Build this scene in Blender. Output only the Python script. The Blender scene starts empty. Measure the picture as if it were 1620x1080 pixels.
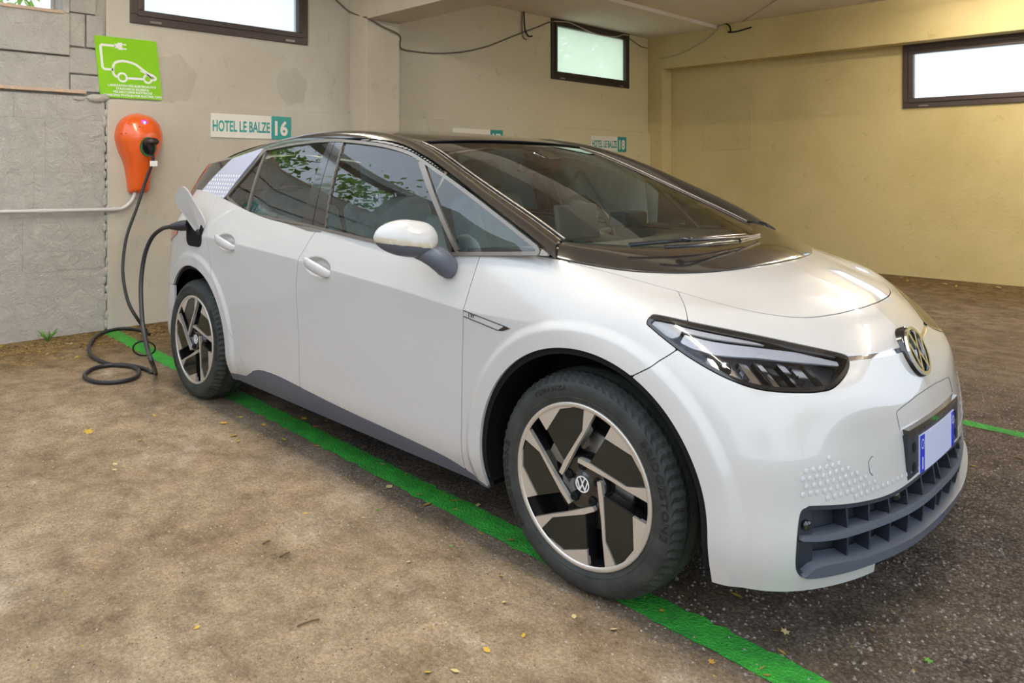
import bpy, math, random
import numpy as np
from mathutils import Vector, Matrix
random.seed(7); RNG = np.random.default_rng(11)
SC = bpy.context.scene
COL = SC.collection

# ---------------------------------------------------------------- camera
FPX, CXP, YHP = 1197.1, 731.7, 268.8            # focal length, principal column and horizon row for a 1620x1080 frame
cam_d = bpy.data.cameras.new('camera'); cam = bpy.data.objects.new('camera', cam_d); COL.objects.link(cam)
CAM = np.array([1.4492, -2.7403, 1.3128]); YAW = math.radians(43.482)
_f = Vector((-math.cos(YAW), math.sin(YAW), 0)); _r = Vector((math.sin(YAW), math.cos(YAW), 0)); _u = Vector((0, 0, 1))
cam.matrix_world = Matrix(((_r.x, _u.x, -_f.x, CAM[0]), (_r.y, _u.y, -_f.y, CAM[1]), (_r.z, _u.z, -_f.z, CAM[2]), (0, 0, 0, 1)))
cam_d.sensor_fit = 'HORIZONTAL'; cam_d.sensor_width = 36; cam_d.lens = FPX/1620*36
cam_d.shift_x = (810 - CXP)/1620; cam_d.shift_y = -(540 - YHP)/1620
cam_d.clip_start = .05; cam_d.clip_end = 300
SC.camera = cam

# ---------------------------------------------------------------- world, lights, exposure
W = bpy.data.worlds.new('world'); SC.world = W; W.use_nodes = True
_nt = W.node_tree; _nt.nodes.clear()
_o = _nt.nodes.new('ShaderNodeOutputWorld'); _b = _nt.nodes.new('ShaderNodeBackground')
_b.inputs['Color'].default_value = (.77, .87, 1.0, 1); _b.inputs['Strength'].default_value = 1.75
_nt.links.new(_b.outputs[0], _o.inputs[0])
SC.view_settings.view_transform = 'Standard'; SC.view_settings.look = 'None'
SC.view_settings.gamma = 1; SC.view_settings.use_curve_mapping = False
SC.view_settings.exposure = 0.24

def pix_ray(px, py):
    return np.array(_f) + (px - CXP)/FPX*np.array(_r) + (YHP - py)/FPX*np.array(_u)
def at_plane(px, py, axis, val):
    r = pix_ray(px, py); return CAM + r*((val - CAM[axis])/r[axis])
# ---------------------------------------------------------------- materials
MATS = {}
def nodes_of(m):
    m.use_nodes = True; nt = m.node_tree
    return nt, nt.nodes['Principled BSDF']
def mat(name, col, rough=.5, metal=0, coat=0, spec=.5, bump=0, bscale=40, var=0, vscale=6, col2=None, trans=0, ior=1.5, emit=None, estr=0, crough=.05, bdist=.01):
    if name in MATS: return MATS[name]
    m = bpy.data.materials.new(name); MATS[name] = m
    nt, p = nodes_of(m)
    p.inputs['Base Color'].default_value = (*col, 1); p.inputs['Roughness'].default_value = rough
    p.inputs['Metallic'].default_value = metal; p.inputs['Coat Weight'].default_value = coat; p.inputs['Coat Roughness'].default_value = crough
    p.inputs['Specular IOR Level'].default_value = spec; p.inputs['Transmission Weight'].default_value = trans; p.inputs['IOR'].default_value = ior
    if emit: p.inputs['Emission Color'].default_value = (*emit, 1); p.inputs['Emission Strength'].default_value = estr
    tc = nt.nodes.new('ShaderNodeTexCoord')
    if var or col2:
        n = nt.nodes.new('ShaderNodeTexNoise'); n.inputs['Scale'].default_value = vscale; n.inputs['Detail'].default_value = 6
        nt.links.new(tc.outputs['Object'], n.inputs['Vector'])
        mx = nt.nodes.new('ShaderNodeMix'); mx.data_type = 'RGBA'
        c2 = col2 or tuple(c*(1-var) for c in col)
        mx.inputs[6].default_value = (*col, 1); mx.inputs[7].default_value = (*c2, 1)
        r = nt.nodes.new('ShaderNodeMapRange'); r.inputs['From Min'].default_value = .38; r.inputs['From Max'].default_value = .66
        nt.links.new(n.outputs['Fac'], r.inputs['Value']); nt.links.new(r.outputs[0], mx.inputs[0])
        nt.links.new(mx.outputs[2], p.inputs['Base Color'])
    if bump:
        n = nt.nodes.new('ShaderNodeTexNoise'); n.inputs['Scale'].default_value = bscale; n.inputs['Detail'].default_value = 5
        nt.links.new(tc.outputs['Object'], n.inputs['Vector'])
        b = nt.nodes.new('ShaderNodeBump'); b.inputs['Strength'].default_value = bump; b.inputs['Distance'].default_value = bdist
        nt.links.new(n.outputs['Fac'], b.inputs['Height']); nt.links.new(b.outputs[0], p.inputs['Normal'])
    return m
def glass_mat(name, tint, ior=1.5, rough=0.0, refl=1.0):
    """thin pane: tinted see-through plus Fresnel reflection"""
    if name in MATS: return MATS[name]
    m = bpy.data.materials.new(name); MATS[name] = m; m.use_nodes = True; nt = m.node_tree; nt.nodes.clear()
    o = nt.nodes.new('ShaderNodeOutputMaterial'); t = nt.nodes.new('ShaderNodeBsdfTransparent'); g = nt.nodes.new('ShaderNodeBsdfGlossy')
    t.inputs[0].default_value = (*tint, 1); g.inputs['Roughness'].default_value = rough; g.inputs[0].default_value = (refl, refl, refl, 1)
    f = nt.nodes.new('ShaderNodeFresnel'); f.inputs[0].default_value = ior
    x = nt.nodes.new('ShaderNodeMixShader')
    nt.links.new(f.outputs[0], x.inputs[0]); nt.links.new(t.outputs[0], x.inputs[1]); nt.links.new(g.outputs[0], x.inputs[2]); nt.links.new(x.outputs[0], o.inputs[0])
    return m

# ---------------------------------------------------------------- objects
def tag(o, label=None, cat=None, group=None, kind=None):
    if label: o['label'] = label
    if cat: o['category'] = cat
    if group: o['group'] = group
    if kind: o['kind'] = kind
    return o
def empty(name, loc=(0, 0, 0), label=None, cat=None, group=None, rz=0):
    o = bpy.data.objects.new(name, None); COL.objects.link(o); o.location = loc; o.rotation_euler[2] = rz
    o.empty_display_size = .1
    return tag(o, label, cat, group)
def link_mesh(name, me, m=None, parent=None):
    o = bpy.data.objects.new(name, me); COL.objects.link(o)
    if m: me.materials.append(m)
    if parent is not None: o.parent = parent
    return o
def copy_tree(o, parent=None):
    c = o.copy(); COL.objects.link(c)
    if parent is not None: c.parent = parent
    for ch in o.children: copy_tree(ch, c)
    return c

class MB:
    """mesh builder: collects verts and faces"""
    def __init__(s): s.v = []; s.f = []; s.sm = []
    def add(s, V, F, smooth=False):
        b = len(s.v); s.v.extend([tuple(map(float, p)) for p in V]); s.f.extend([tuple(b + int(i) for i in f) for f in F]); s.sm.extend([smooth]*len(F)); return s
    def box(s, c, d, R=None):
        c = np.array(c, float); h = np.array(d, float)/2
        V = np.array([[x, y, z] for x in (-1, 1) for y in (-1, 1) for z in (-1, 1)])*h
        if R is not None: V = V@np.array(R).T
        return s.add(V + c, [(0, 1, 3, 2), (4, 6, 7, 5), (0, 4, 5, 1), (2, 3, 7, 6), (0, 2, 6, 4), (1, 5, 7, 3)])
    def box2(s, a, b): a = np.array(a, float); b = np.array(b, float); return s.box((a+b)/2, np.abs(b-a))
    def prism(s, poly, to3, d0, d1, smooth_side=False):
        """extrude 2D polygon; to3(u,v,d) -> 3D"""
        n = len(poly); V = [to3(u, v, d0) for u, v in poly] + [to3(u, v, d1) for u, v in poly]
        s.add(V, [tuple(range(n)), tuple(range(2*n-1, n-1, -1))])
        s.add(V, [(i, n+i, n+(i+1) % n, (i+1) % n) for i in range(n)], smooth_side); return s
    def tube(s, pts, r, n=8, cap=True, closed=False):
        P = np.array(pts, float); m = len(P); r = np.broadcast_to(np.asarray(r, float), (m,))
        T = np.gradient(P, axis=0) if not closed else (np.roll(P, -1, 0) - np.roll(P, 1, 0))
        T /= np.maximum(np.linalg.norm(T, axis=1, keepdims=True), 1e-9)
        ref = np.array([0, 0, 1.]) if abs(T[0, 2]) < .9 else np.array([1., 0, 0])
        u = np.cross(T[0], ref); u /= np.linalg.norm(u); rings = []
        for i in range(m):
            u = u - T[i]*(u@T[i]); u /= max(np.linalg.norm(u), 1e-9); w = np.cross(T[i], u)
            a = np.arange(n)/n*2*np.pi
            rings.append(P[i] + r[i]*(np.cos(a)[:, None]*u + np.sin(a)[:, None]*w))
        V = np.concatenate(rings); F = []
        for i in range(m if closed else m-1):
            j = (i+1) % m
            for k in range(n): F.append((i*n+k, i*n+(k+1) % n, j*n+(k+1) % n, j*n+k))
        s.add(V, F, True)
        if cap and not closed: s.add(V[:n], [tuple(range(n-1, -1, -1))]); s.add(V[-n:], [tuple(range(n))])
        return s
    def lathe(s, prof, to3, n=48, smooth=True, close=False, a0=0, a1=2*np.pi):
        """prof list of (r, h); to3(x, y, h)"""
        full = abs(a1-a0-2*np.pi) < 1e-6; m = len(prof); A = a0 + np.arange(n if full else n+1)/n*(a1-a0)
        V = [to3(r*math.cos(a), r*math.sin(a), h) for a in A for r, h in prof]; F = []
        for i in range(n):
            j = (i+1) % len(A)
            for k in range(m-1 if not close else m):
                k2 = (k+1) % m; F.append((i*m+k, j*m+k, j*m+k2, i*m+k2))
        return s.add(V, F, smooth)
    def ball(s, c, r, nu=16, nv=10, R=None):
        V = []; F = []
        for j in range(nv+1):
            t = math.pi*j/nv
            for i in range(nu):
                a = 2*math.pi*i/nu; p = np.array([math.sin(t)*math.cos(a), math.sin(t)*math.sin(a), math.cos(t)])*np.array(r)
                if R is not None: p = np.array(R)@p
                V.append(p + np.array(c))
        for j in range(nv):
            for i in range(nu): F.append((j*nu+i, (j+1)*nu+i, (j+1)*nu+(i+1) % nu, j*nu+(i+1) % nu))
        return s.add(V, F, True)
    def grid(s, P, smooth=True, flip=False):
        nu, nv = P.shape[:2]; F = []
        for i in range(nu-1):
            for j in range(nv-1):
                q = (i*nv+j, (i+1)*nv+j, (i+1)*nv+j+1, i*nv+j+1); F.append(q[::-1] if flip else q)
        return s.add(P.reshape(-1, 3), F, smooth)
    def mesh(s, name):
        me = bpy.data.meshes.new(name); me.from_pydata(s.v, [], s.f)
        me.polygons.foreach_set('use_smooth', s.sm); me.update(); return me
    def build(s, name, m=None, parent=None, bevel=0, seg=2, fix=True, subd=0, weld=False):
        me = s.mesh(name)
        if fix or weld:
            import bmesh
            bm = bmesh.new(); bm.from_mesh(me)
            if weld: bmesh.ops.remove_doubles(bm, verts=bm.verts, dist=1e-5)
            if fix: bmesh.ops.recalc_face_normals(bm, faces=bm.faces)
            bm.to_mesh(me); bm.free()
        o = link_mesh(name, me, m, parent)
        if bevel:
            b = o.modifiers.new('bevel', 'BEVEL'); b.width = bevel; b.segments = seg; b.limit_method = 'ANGLE'; b.angle_limit = .6
        if subd:
            b = o.modifiers.new('sub', 'SUBSURF'); b.levels = subd; b.render_levels = subd
        return o

def surf_obj(name, S, m, parent=None, thick=0.0, back=False):
    """Surf -> mesh object with exact normals, optional turned-in rim"""
    nV = len(S.P); V = [S.P]; Fl = [S.T.astype(int)]; LN = [S.N[S.T.ravel()]]
    if thick:
        e = S.boundary(); a, b = e[:, 0], e[:, 1]; k = len(e)
        Pa, Pb = S.P[a], S.P[b]; Qa, Qb = Pa - S.N[a]*thick, Pb - S.N[b]*thick
        nr = np.cross(Pb - Pa, S.N[a]); nr /= np.maximum(np.linalg.norm(nr, axis=1, keepdims=True), 1e-9)
        i0 = nV + np.arange(k)*4
        V.append(np.stack([Pa, Pb, Qb, Qa], 1).reshape(-1, 3))
        T = np.concatenate([np.stack([i0+1, i0, i0+3], 1), np.stack([i0+1, i0+3, i0+2], 1)])
        Fl.append(T); LN.append(np.repeat(np.concatenate([nr, nr]), 3, axis=0))
        if back:
            o = nV + 4*k; V.append(S.P - S.N*thick); Fl.append(S.T[:, ::-1] + o); LN.append(-S.N[S.T[:, ::-1].ravel()])
    V = np.concatenate(V); F = np.concatenate(Fl); LN = np.concatenate(LN)
    me = bpy.data.meshes.new(name); me.vertices.add(len(V)); me.vertices.foreach_set('co', V.astype(np.float32).ravel())
    me.loops.add(len(F)*3); me.loops.foreach_set('vertex_index', F.astype(np.int32).ravel())
    me.polygons.add(len(F)); me.polygons.foreach_set('loop_start', np.arange(len(F), dtype=np.int32)*3)
    me.polygons.foreach_set('use_smooth', np.ones(len(F), bool))
    me.update(calc_edges=True); me.validate(clean_customdata=False)
    if len(me.loops) == len(LN): me.normals_split_custom_set(LN.astype(np.float32).tolist())
    return link_mesh(name, me, m, parent)

_FONT = {}
def text_mesh(txt, size=1.0, bold=0.0, sx=1.0, res=3, align='LEFT', extrude=0.0, spacing=1.0):
    """returns verts (n,3), faces of a text in the xy plane"""
    cu = bpy.data.curves.new('lettering', 'FONT'); cu.body = txt; cu.size = size; cu.offset = bold; cu.resolution_u = res
    cu.align_x = align; cu.extrude = extrude; cu.space_character = spacing
    ob = bpy.data.objects.new('lettering', cu); COL.objects.link(ob)
    dg = bpy.context.evaluated_depsgraph_get(); me = bpy.data.meshes.new_from_object(ob.evaluated_get(dg))
    V = np.array([v.co[:] for v in me.vertices]) if len(me.vertices) else np.zeros((0, 3)); F = [tuple(p.vertices) for p in me.polygons]
    bpy.data.objects.remove(ob); bpy.data.curves.remove(cu); bpy.data.meshes.remove(me)
    V = V*np.array([sx, 1, 1]); return V, F
def stroke(pts, w, closed=False):
    """2D polyline -> quad strip polygons (list of quads)"""
    P = np.array(pts, float); n = len(P); T = np.gradient(P, axis=0) if not closed else np.roll(P, -1, 0)-np.roll(P, 1, 0)
    out = []
    off = []
    for i in range(n):
        if closed or 0 < i < n-1:
            d0 = P[i]-P[i-1]; d1 = P[(i+1) % n]-P[i]; d0 /= np.linalg.norm(d0); d1 /= np.linalg.norm(d1)
            t = d0 + d1; t /= np.linalg.norm(t); nn = np.array([-t[1], t[0]]); c = max(nn@np.array([-d0[1], d0[0]]), .35); off.append(nn/c*w/2)
        else:
            d = (P[1]-P[0]) if i == 0 else (P[-1]-P[-2]); d /= np.linalg.norm(d); off.append(np.array([-d[1], d[0]])*w/2)
    off = np.array(off); m = n if closed else n-1
    for i in range(m):
        j = (i+1) % n; out.append([P[i]+off[i], P[j]+off[j], P[j]-off[j], P[i]-off[i]])
    return out
def arc(cx, cy, r, a0, a1, n=24): a = np.radians(np.linspace(a0, a1, n)); return np.stack([cx + r*np.cos(a), cy + r*np.sin(a)], 1)
def rrect(w, h, r, n=5):
    out = []
    for cx, cy, a in ((w/2-r, h/2-r, 0), (-w/2+r, h/2-r, 90), (-w/2+r, -h/2+r, 180), (w/2-r, -h/2+r, 270)): out.extend(arc(cx, cy, r, a, a+90, n))
    return np.array(out)
# ---------------------------------------------------------------- surface toolbox (pure numpy)
def nspline(t, P, tq):
    """natural cubic spline through P (n,k) at knots t, evaluated at tq"""
    t = np.asarray(t, float); P = np.asarray(P, float); tq = np.asarray(tq, float)
    n = len(t); h = np.diff(t); A = np.zeros((n, n)); B = np.zeros((n,) + P.shape[1:])
    A[0, 0] = A[-1, -1] = 1
    for i in range(1, n - 1):
        A[i, i-1] = h[i-1]; A[i, i] = 2*(h[i-1] + h[i]); A[i, i+1] = h[i]
        B[i] = 6*((P[i+1] - P[i])/h[i] - (P[i] - P[i-1])/h[i-1])
    M = np.linalg.solve(A, B)
    k = np.clip(np.searchsorted(t, tq) - 1, 0, n - 2)
    sh = (-1,) + (1,)*(P.ndim - 1)
    hk = h[k].reshape(sh); a = (t[k+1] - tq).reshape(sh)/hk; b = (tq - t[k]).reshape(sh)/hk
    return a*P[k] + b*P[k+1] + ((a**3 - a)*M[k] + (b**3 - b)*M[k+1])*hk**2/6

def f1(xs, ys):
    """1D smooth monotone-ish curve (pchip) as a function"""
    xs = np.asarray(xs, float); ys = np.asarray(ys, float)
    o = np.argsort(xs); xs = xs[o]; ys = ys[o]
    h = np.diff(xs); d = np.diff(ys)/h; m = np.zeros(len(xs))
    m[1:-1] = np.where(d[1:]*d[:-1] > 0, 2*d[1:]*d[:-1]/np.where(d[1:]+d[:-1] == 0, 1, d[1:]+d[:-1]), 0)
    m[0] = d[0]; m[-1] = d[-1]
    def f(x):
        x = np.asarray(x, float); xc = np.clip(x, xs[0], xs[-1])
        k = np.clip(np.searchsorted(xs, xc) - 1, 0, len(xs) - 2)
        t = (xc - xs[k])/h[k]
        return ((2*t**3-3*t**2+1)*ys[k] + (t**3-2*t**2+t)*h[k]*m[k] + (-2*t**3+3*t**2)*ys[k+1] + (t**3-t**2)*h[k]*m[k+1])
    return f

def sstep(a, b, x):
    t = np.clip((np.asarray(x, float) - a)/(b - a), 0, 1); return t*t*(3 - 2*t)

class Surf:
    """triangle soup with shared verts: P positions, N normals, T triangles"""
    def __init__(s, P, N, T): s.P, s.N, s.T = P, N, T
    def cut(s, f):
        """keep f<0; f per-vertex array"""
        f = np.where(np.abs(f) < 1e-9, 1e-9, f); T = s.T; ins = f[T] < 0; c = ins.sum(1)
        keep = [T[c == 3]]; P, N = [s.P], [s.N]; nv = len(s.P)
        cache = {}
        newP = []; newN = []; new = []
        def ev(i, j):
            k = (i, j) if i < j else (j, i)
            r = cache.get(k)
            if r is None:
                t = f[i]/(f[i] - f[j]); r = nv + len(newP); cache[k] = r
                newP.append(s.P[i] + (s.P[j] - s.P[i])*t); newN.append(s.N[i] + (s.N[j] - s.N[i])*t)
            return r
        for tri, m in zip(T[(c == 1) | (c == 2)], ins[(c == 1) | (c == 2)]):
            if m.sum() == 1:
                k = int(np.argmax(m)); a, b, d = int(tri[k]), int(tri[(k+1) % 3]), int(tri[(k+2) % 3])
                new.append((a, ev(a, b), ev(a, d)))
            else:
                k = int(np.argmin(m)); a, b, d = int(tri[k]), int(tri[(k+1) % 3]), int(tri[(k+2) % 3])
                p, q = ev(a, b), ev(a, d); new.append((p, b, d)); new.append((p, d, q))
        T2 = np.concatenate(keep + ([np.array(new, int)] if new else []))
        P2 = np.concatenate(P + ([np.array(newP)] if newP else [])); N2 = np.concatenate(N + ([np.array(newN)] if newN else []))
        if len(T2) == 0: return Surf(np.zeros((0, 3)), np.zeros((0, 3)), np.zeros((0, 3), int))
        u, inv = np.unique(T2, return_inverse=True)
        N3 = N2[u]; N3 = N3/np.maximum(np.linalg.norm(N3, axis=1, keepdims=True), 1e-9)
        return Surf(P2[u], N3, inv.reshape(-1, 3))
    def off(s, d): return Surf(s.P + s.N*d, s.N, s.T)
    def mirror(s):
        m = np.array([1, -1, 1.]); return Surf(s.P*m, s.N*m, s.T[:, ::-1])
    def join(s, o): return Surf(np.vstack([s.P, o.P]), np.vstack([s.N, o.N]), np.vstack([s.T, o.T + len(s.P)]))
    def boundary(s):
        e = np.concatenate([s.T[:, [0, 1]], s.T[:, [1, 2]], s.T[:, [2, 0]]]); k = np.sort(e, 1)
        _, idx, cnt = np.unique(k, axis=0, return_index=True, return_counts=True)
        return e[idx[cnt == 1]]

def grid_surf(P, flip=False):
    """P (nu,nv,3) -> Surf with finite-difference normals"""
    nu, nv = P.shape[:2]
    du = np.gradient(P, axis=0); dv = np.gradient(P, axis=1)
    N = np.cross(du, dv); L = np.linalg.norm(N, axis=2, keepdims=True); N = N/np.maximum(L, 1e-12)
    if flip: N = -N
    i, j = np.meshgrid(np.arange(nu-1), np.arange(nv-1), indexing='ij')
    a = (i*nv + j).ravel(); b = ((i+1)*nv + j).ravel(); c = ((i+1)*nv + j+1).ravel(); d = (i*nv + j+1).ravel()
    T = np.concatenate([np.stack([a, b, c], 1), np.stack([a, c, d], 1)])
    if flip: T = T[:, ::-1]
    return Surf(P.reshape(-1, 3), N.reshape(-1, 3), T)

def poly_sd(poly, q):
    """signed distance (negative inside) of points q (n,2) to a closed polygon"""
    poly = np.asarray(poly, float); q = np.asarray(q, float)
    a = poly; b = np.roll(poly, -1, 0); best = np.full(len(q), 1e9); ins = np.zeros(len(q), bool)
    for p0, p1 in zip(a, b):
        e = p1 - p0; w = q - p0; t = np.clip((w@e)/max(e@e, 1e-12), 0, 1)
        best = np.minimum(best, ((w - t[:, None]*e)**2).sum(1))
        c = (p0[1] <= q[:, 1]) != (p1[1] <= q[:, 1])
        with np.errstate(divide='ignore', invalid='ignore'):
            xi = p0[0] + (q[:, 1] - p0[1])/(p1[1] - p0[1] if p1[1] != p0[1] else 1e-12)*e[0]
        ins ^= c & (q[:, 0] < xi)
    return np.where(ins, -1, 1)*np.sqrt(best)

def line_sd(pts, q):
    """signed distance to an open polyline (positive on the left of its direction), ends extended"""
    pts = np.asarray(pts, float); q = np.asarray(q, float)
    p = pts.copy(); p[0] = pts[0] + (pts[0]-pts[1])*50; p[-1] = pts[-1] + (pts[-1]-pts[-2])*50
    best = np.full(len(q), 1e9); sg = np.ones(len(q))
    for p0, p1 in zip(p[:-1], p[1:]):
        e = p1 - p0; w = q - p0; t = np.clip((w@e)/max(e@e, 1e-12), 0, 1); r = w - t[:, None]*e; d = (r**2).sum(1)
        cr = e[0]*w[:, 1] - e[1]*w[:, 0]; m = d < best - 1e-12
        best[m] = d[m]; sg[m] = np.sign(cr[m])
    return sg*np.sqrt(best)

def smooth_poly(pts, n=8, closed=True):
    """Catmull-Rom through points"""
    P = np.asarray(pts, float); m = len(P); out = []
    for i in range(m if closed else m-1):
        if closed: p0, p1, p2, p3 = P[(i-1) % m], P[i], P[(i+1) % m], P[(i+2) % m]
        else: p0, p1, p2, p3 = P[max(i-1, 0)], P[i], P[i+1], P[min(i+2, m-1)]
        t = np.arange(n)/n
        t = t[:, None]
        out.append(.5*((2*p1) + (-p0+p2)*t + (2*p0-5*p1+4*p2-p3)*t**2 + (-p0+3*p1-3*p2+p3)*t**3))
    if not closed: out.append(P[-1:])
    return np.concatenate(out)

# ---------------------------------------------------------------- car: lower body master surface (near side, y<0)
# columns from nose centre round the corner and along the flank; rows from the lower edge up to belt / bonnet rear edge
_FR = [  # x, |y|, z for rows R0..R8
 [(.740,0,.185),(.762,0,.300),(.744,0,.420),(.732,0,.540),(.708,0,.645),(.662,0,.757),(.551,0,.862),(.400,0,.925),(.245,0,.975)],
 [(.730,.250,.185),(.752,.255,.300),(.735,.260,.420),(.722,.260,.540),(.694,.258,.650),(.636,.245,.757),(.528,.225,.861),(.388,.215,.922),(.235,.200,.974)],
 [(.700,.470,.190),(.712,.476,.300),(.701,.474,.420),(.686,.468,.543),(.663,.460,.672),(.582,.425,.771),(.486,.400,.861),(.355,.380,.918),(.205,.365,.972)],
 [(.648,.638,.196),(.664,.650,.300),(.656,.650,.420),(.640,.645,.555),(.598,.622,.698),(.500,.572,.802),(.420,.530,.874),(.305,.508,.918),(.165,.485,.973)],
 [(.562,.778,.203),(.580,.792,.300),(.573,.791,.425),(.562,.782,.572),(.502,.752,.730),(.405,.698,.840),(.345,.650,.893),(.245,.615,.928),(.110,.590,.978)],
 [(.425,.855,.210),(.440,.874,.310),(.435,.874,.440),(.420,.866,.590),(.375,.838,.755),(.305,.790,.864),(.255,.745,.908),(.165,.700,.940),(.045,.668,.985)],
 [(.210,.872,.205),(.215,.890,.310),(.215,.892,.450),(.213,.890,.610),(.200,.878,.755),(.170,.847,.862),(.140,.812,.912),(.080,.765,.952),(-.035,.722,.996)],
 [(.000,.866,.200),(.000,.888,.300),(.000,.893,.450),(.000,.896,.610),(.000,.894,.745),(-.005,.885,.832),(-.020,.856,.900),(-.055,.818,.955),(-.110,.770,1.010)],
 [(-.220,.852,.198),(-.220,.884,.300),(-.220,.891,.440),(-.220,.895,.590),(-.220,.897,.715),(-.220,.896,.820),(-.225,.880,.890),(-.235,.852,.962),(-.250,.812,1.025)],
]
_SX = [-.45,-.80,-1.20,-1.60,-2.00,-2.35,-2.77,-3.05,-3.24,-3.37,-3.43]
_fcre = f1([-3.5,-2.77,-2.24,-1.614,-1.24,-.729,-.45],[.985,.955,.932,.901,.875,.840,.818])
_fbel = f1([-3.5,-2.77,-2.434,-2.222,-1.573,-1.265,-.85,-.45],[1.20,1.185,1.150,1.092,1.047,1.028,1.008,1.008])
_fyb  = f1([-3.5,-2.77,-2.43,-2.0,-1.2,-.45],[.70,.795,.826,.845,.853,.848])
def _side_col(x, w, wb, xr=None):
    c, b = float(_fcre(x)), float(_fbel(x)); yb = float(_fyb(x))
    z = [.200,.300,.430,.580,.720]
    y = [.842,.880,.889,.893,.896]
    pts = [(x, yy*w, zz) for yy, zz in zip(y, z)]
    pts.append((x, .901*w, c))
    for k in (1, 2, 3):
        t = k/3; pts.append((x, (.901 + (yb-.901)*(t*.86+.14*t*t))*w*(1 if k<3 else 1), c + (b-c)*t))
    return pts
_cols = list(_FR) + [_side_col(x, w, 0) for x, w in zip(_SX[:8], [1,1,1,1,.998,.994,.985,.955])]
# rear corner and tail
for x0, yk, lean in ((-3.26,.80,.0),(-3.38,.62,.02),(-3.44,.34,.03),(-3.46,0,.03)):
    _cols.append([(x0+.03, yk*.93*1.0, .22),(x0,yk,.30),(x0-.01,yk,.43),(x0-.02,yk*1.0,.58),(x0-.01,yk*1.0,.72),(x0+.02,yk*.985,.93),(x0+.07,yk*.95,1.02),(x0+.12,yk*.90,1.11),(x0+.16,yk*.85,1.185)])
_G = np.array(_cols)                      # (ncol, 9, 3)
_knot = np.concatenate([[0], np.cumsum(np.linalg.norm(np.diff(_G, axis=0), axis=2).mean(1)**.75)])
_cw = np.concatenate([np.zeros(7), [.15,.6], np.full(7,1.0), [1.,.7,.4,.2,0,0]])[:len(_G)]   # crease strength along R5

def body_points(nu=420, nv=150):
    # denser towards nose
    s = np.linspace(0, 1, nu); uq = _knot[-1]*s
    C = nspline(_knot, _G.reshape(len(_G), -1), uq).reshape(nu, 9, 3)
    cw = np.interp(uq, _knot, _cw)[:, None]
    d = np.maximum(np.linalg.norm(np.diff(C, axis=1), axis=2), 1e-6)**.5    # centripetal
    t = np.concatenate([np.zeros((nu, 1)), np.cumsum(d, 1)], 1)
    h = np.diff(t, axis=1)[..., None]; sl = np.diff(C, axis=1)/h
    m = np.zeros_like(C)
    m[:, 1:-1] = (sl[:, :-1]*h[:, 1:] + sl[:, 1:]*h[:, :-1])/(h[:, 1:]+h[:, :-1])
    m[:, 0] = 1.5*sl[:, 0]-.5*m[:, 1]; m[:, -1] = 1.5*sl[:, -1]-.5*m[:, -2]
    mi = m.copy(); mo = m.copy()          # incoming / outgoing tangents
    mi[:, 5] = m[:, 5]*(1-cw) + sl[:, 4]*cw; mo[:, 5] = m[:, 5]*(1-cw) + sl[:, 5]*cw
    q = np.linspace(0, 1, nv)
    # allot v samples by mean length; put a sample row on R5
    L = d.mean(0)**2; L = L/L.sum(); per = np.maximum((L*nv).round().astype(int), 4)
    rows = []
    for k in range(8):
        for a in np.arange(per[k])/per[k]:
            t3 = a; H = h[:, k]
            rows.append((2*t3**3-3*t3**2+1)*C[:, k] + (t3**3-2*t3**2+t3)*H*mo[:, k] + (-2*t3**3+3*t3**2)*C[:, k+1] + (t3**3-t3**2)*H*mi[:, k+1])
    rows.append(C[:, 8])
    P = np.stack(rows, 1)
    P[..., 1] *= -1
    # wheel-arch flanges: a flat band standing a little proud round each opening
    for cx, r0 in ((.015, .424), (-2.755, .424)):
        rho = np.hypot(P[..., 0]-cx, (P[..., 2]-.342))
        side = sstep(.55, .80, -P[..., 1])*(P[..., 2] < .95)
        P[..., 1] -= side*.010*(1 - sstep(r0+.052, r0+.085, rho))
    # finger recesses behind the door handles
    for hx, hz in ((-1.428, .884), (-2.318, .932)):
        q = ((P[..., 0]-hx)/.112)**2 + ((P[..., 2]-hz+.04*(P[..., 0]-hx))/.044)**2
        P[..., 1] += np.where(P[..., 1] < -.5, .026*(1-sstep(.12, 1.0, q)), 0)
    return P
# ---------------------------------------------------------------- car: greenhouse side surface |y| = yG(x, z)
_gt = f1([-3.3,-2.77,-2.43,-2.0,-1.2,-.6,-.3,-.05], [-.105,-.050,-.024,-.005,.002,.0,-.012,-.040])
def yG(x, z):
    d = np.asarray(z) - 1.035
    return .853 + _gt(x) - .235*d - .36*np.maximum(d, 0)**2
def green_side(nx=330, nz=70):
    X = np.linspace(-3.15, -.02, nx); Z = np.linspace(.97, 1.56, nz)
    x, z = np.meshgrid(X, Z, indexing='ij')
    return np.stack([x, -yG(x, z), z], 2)
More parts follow.
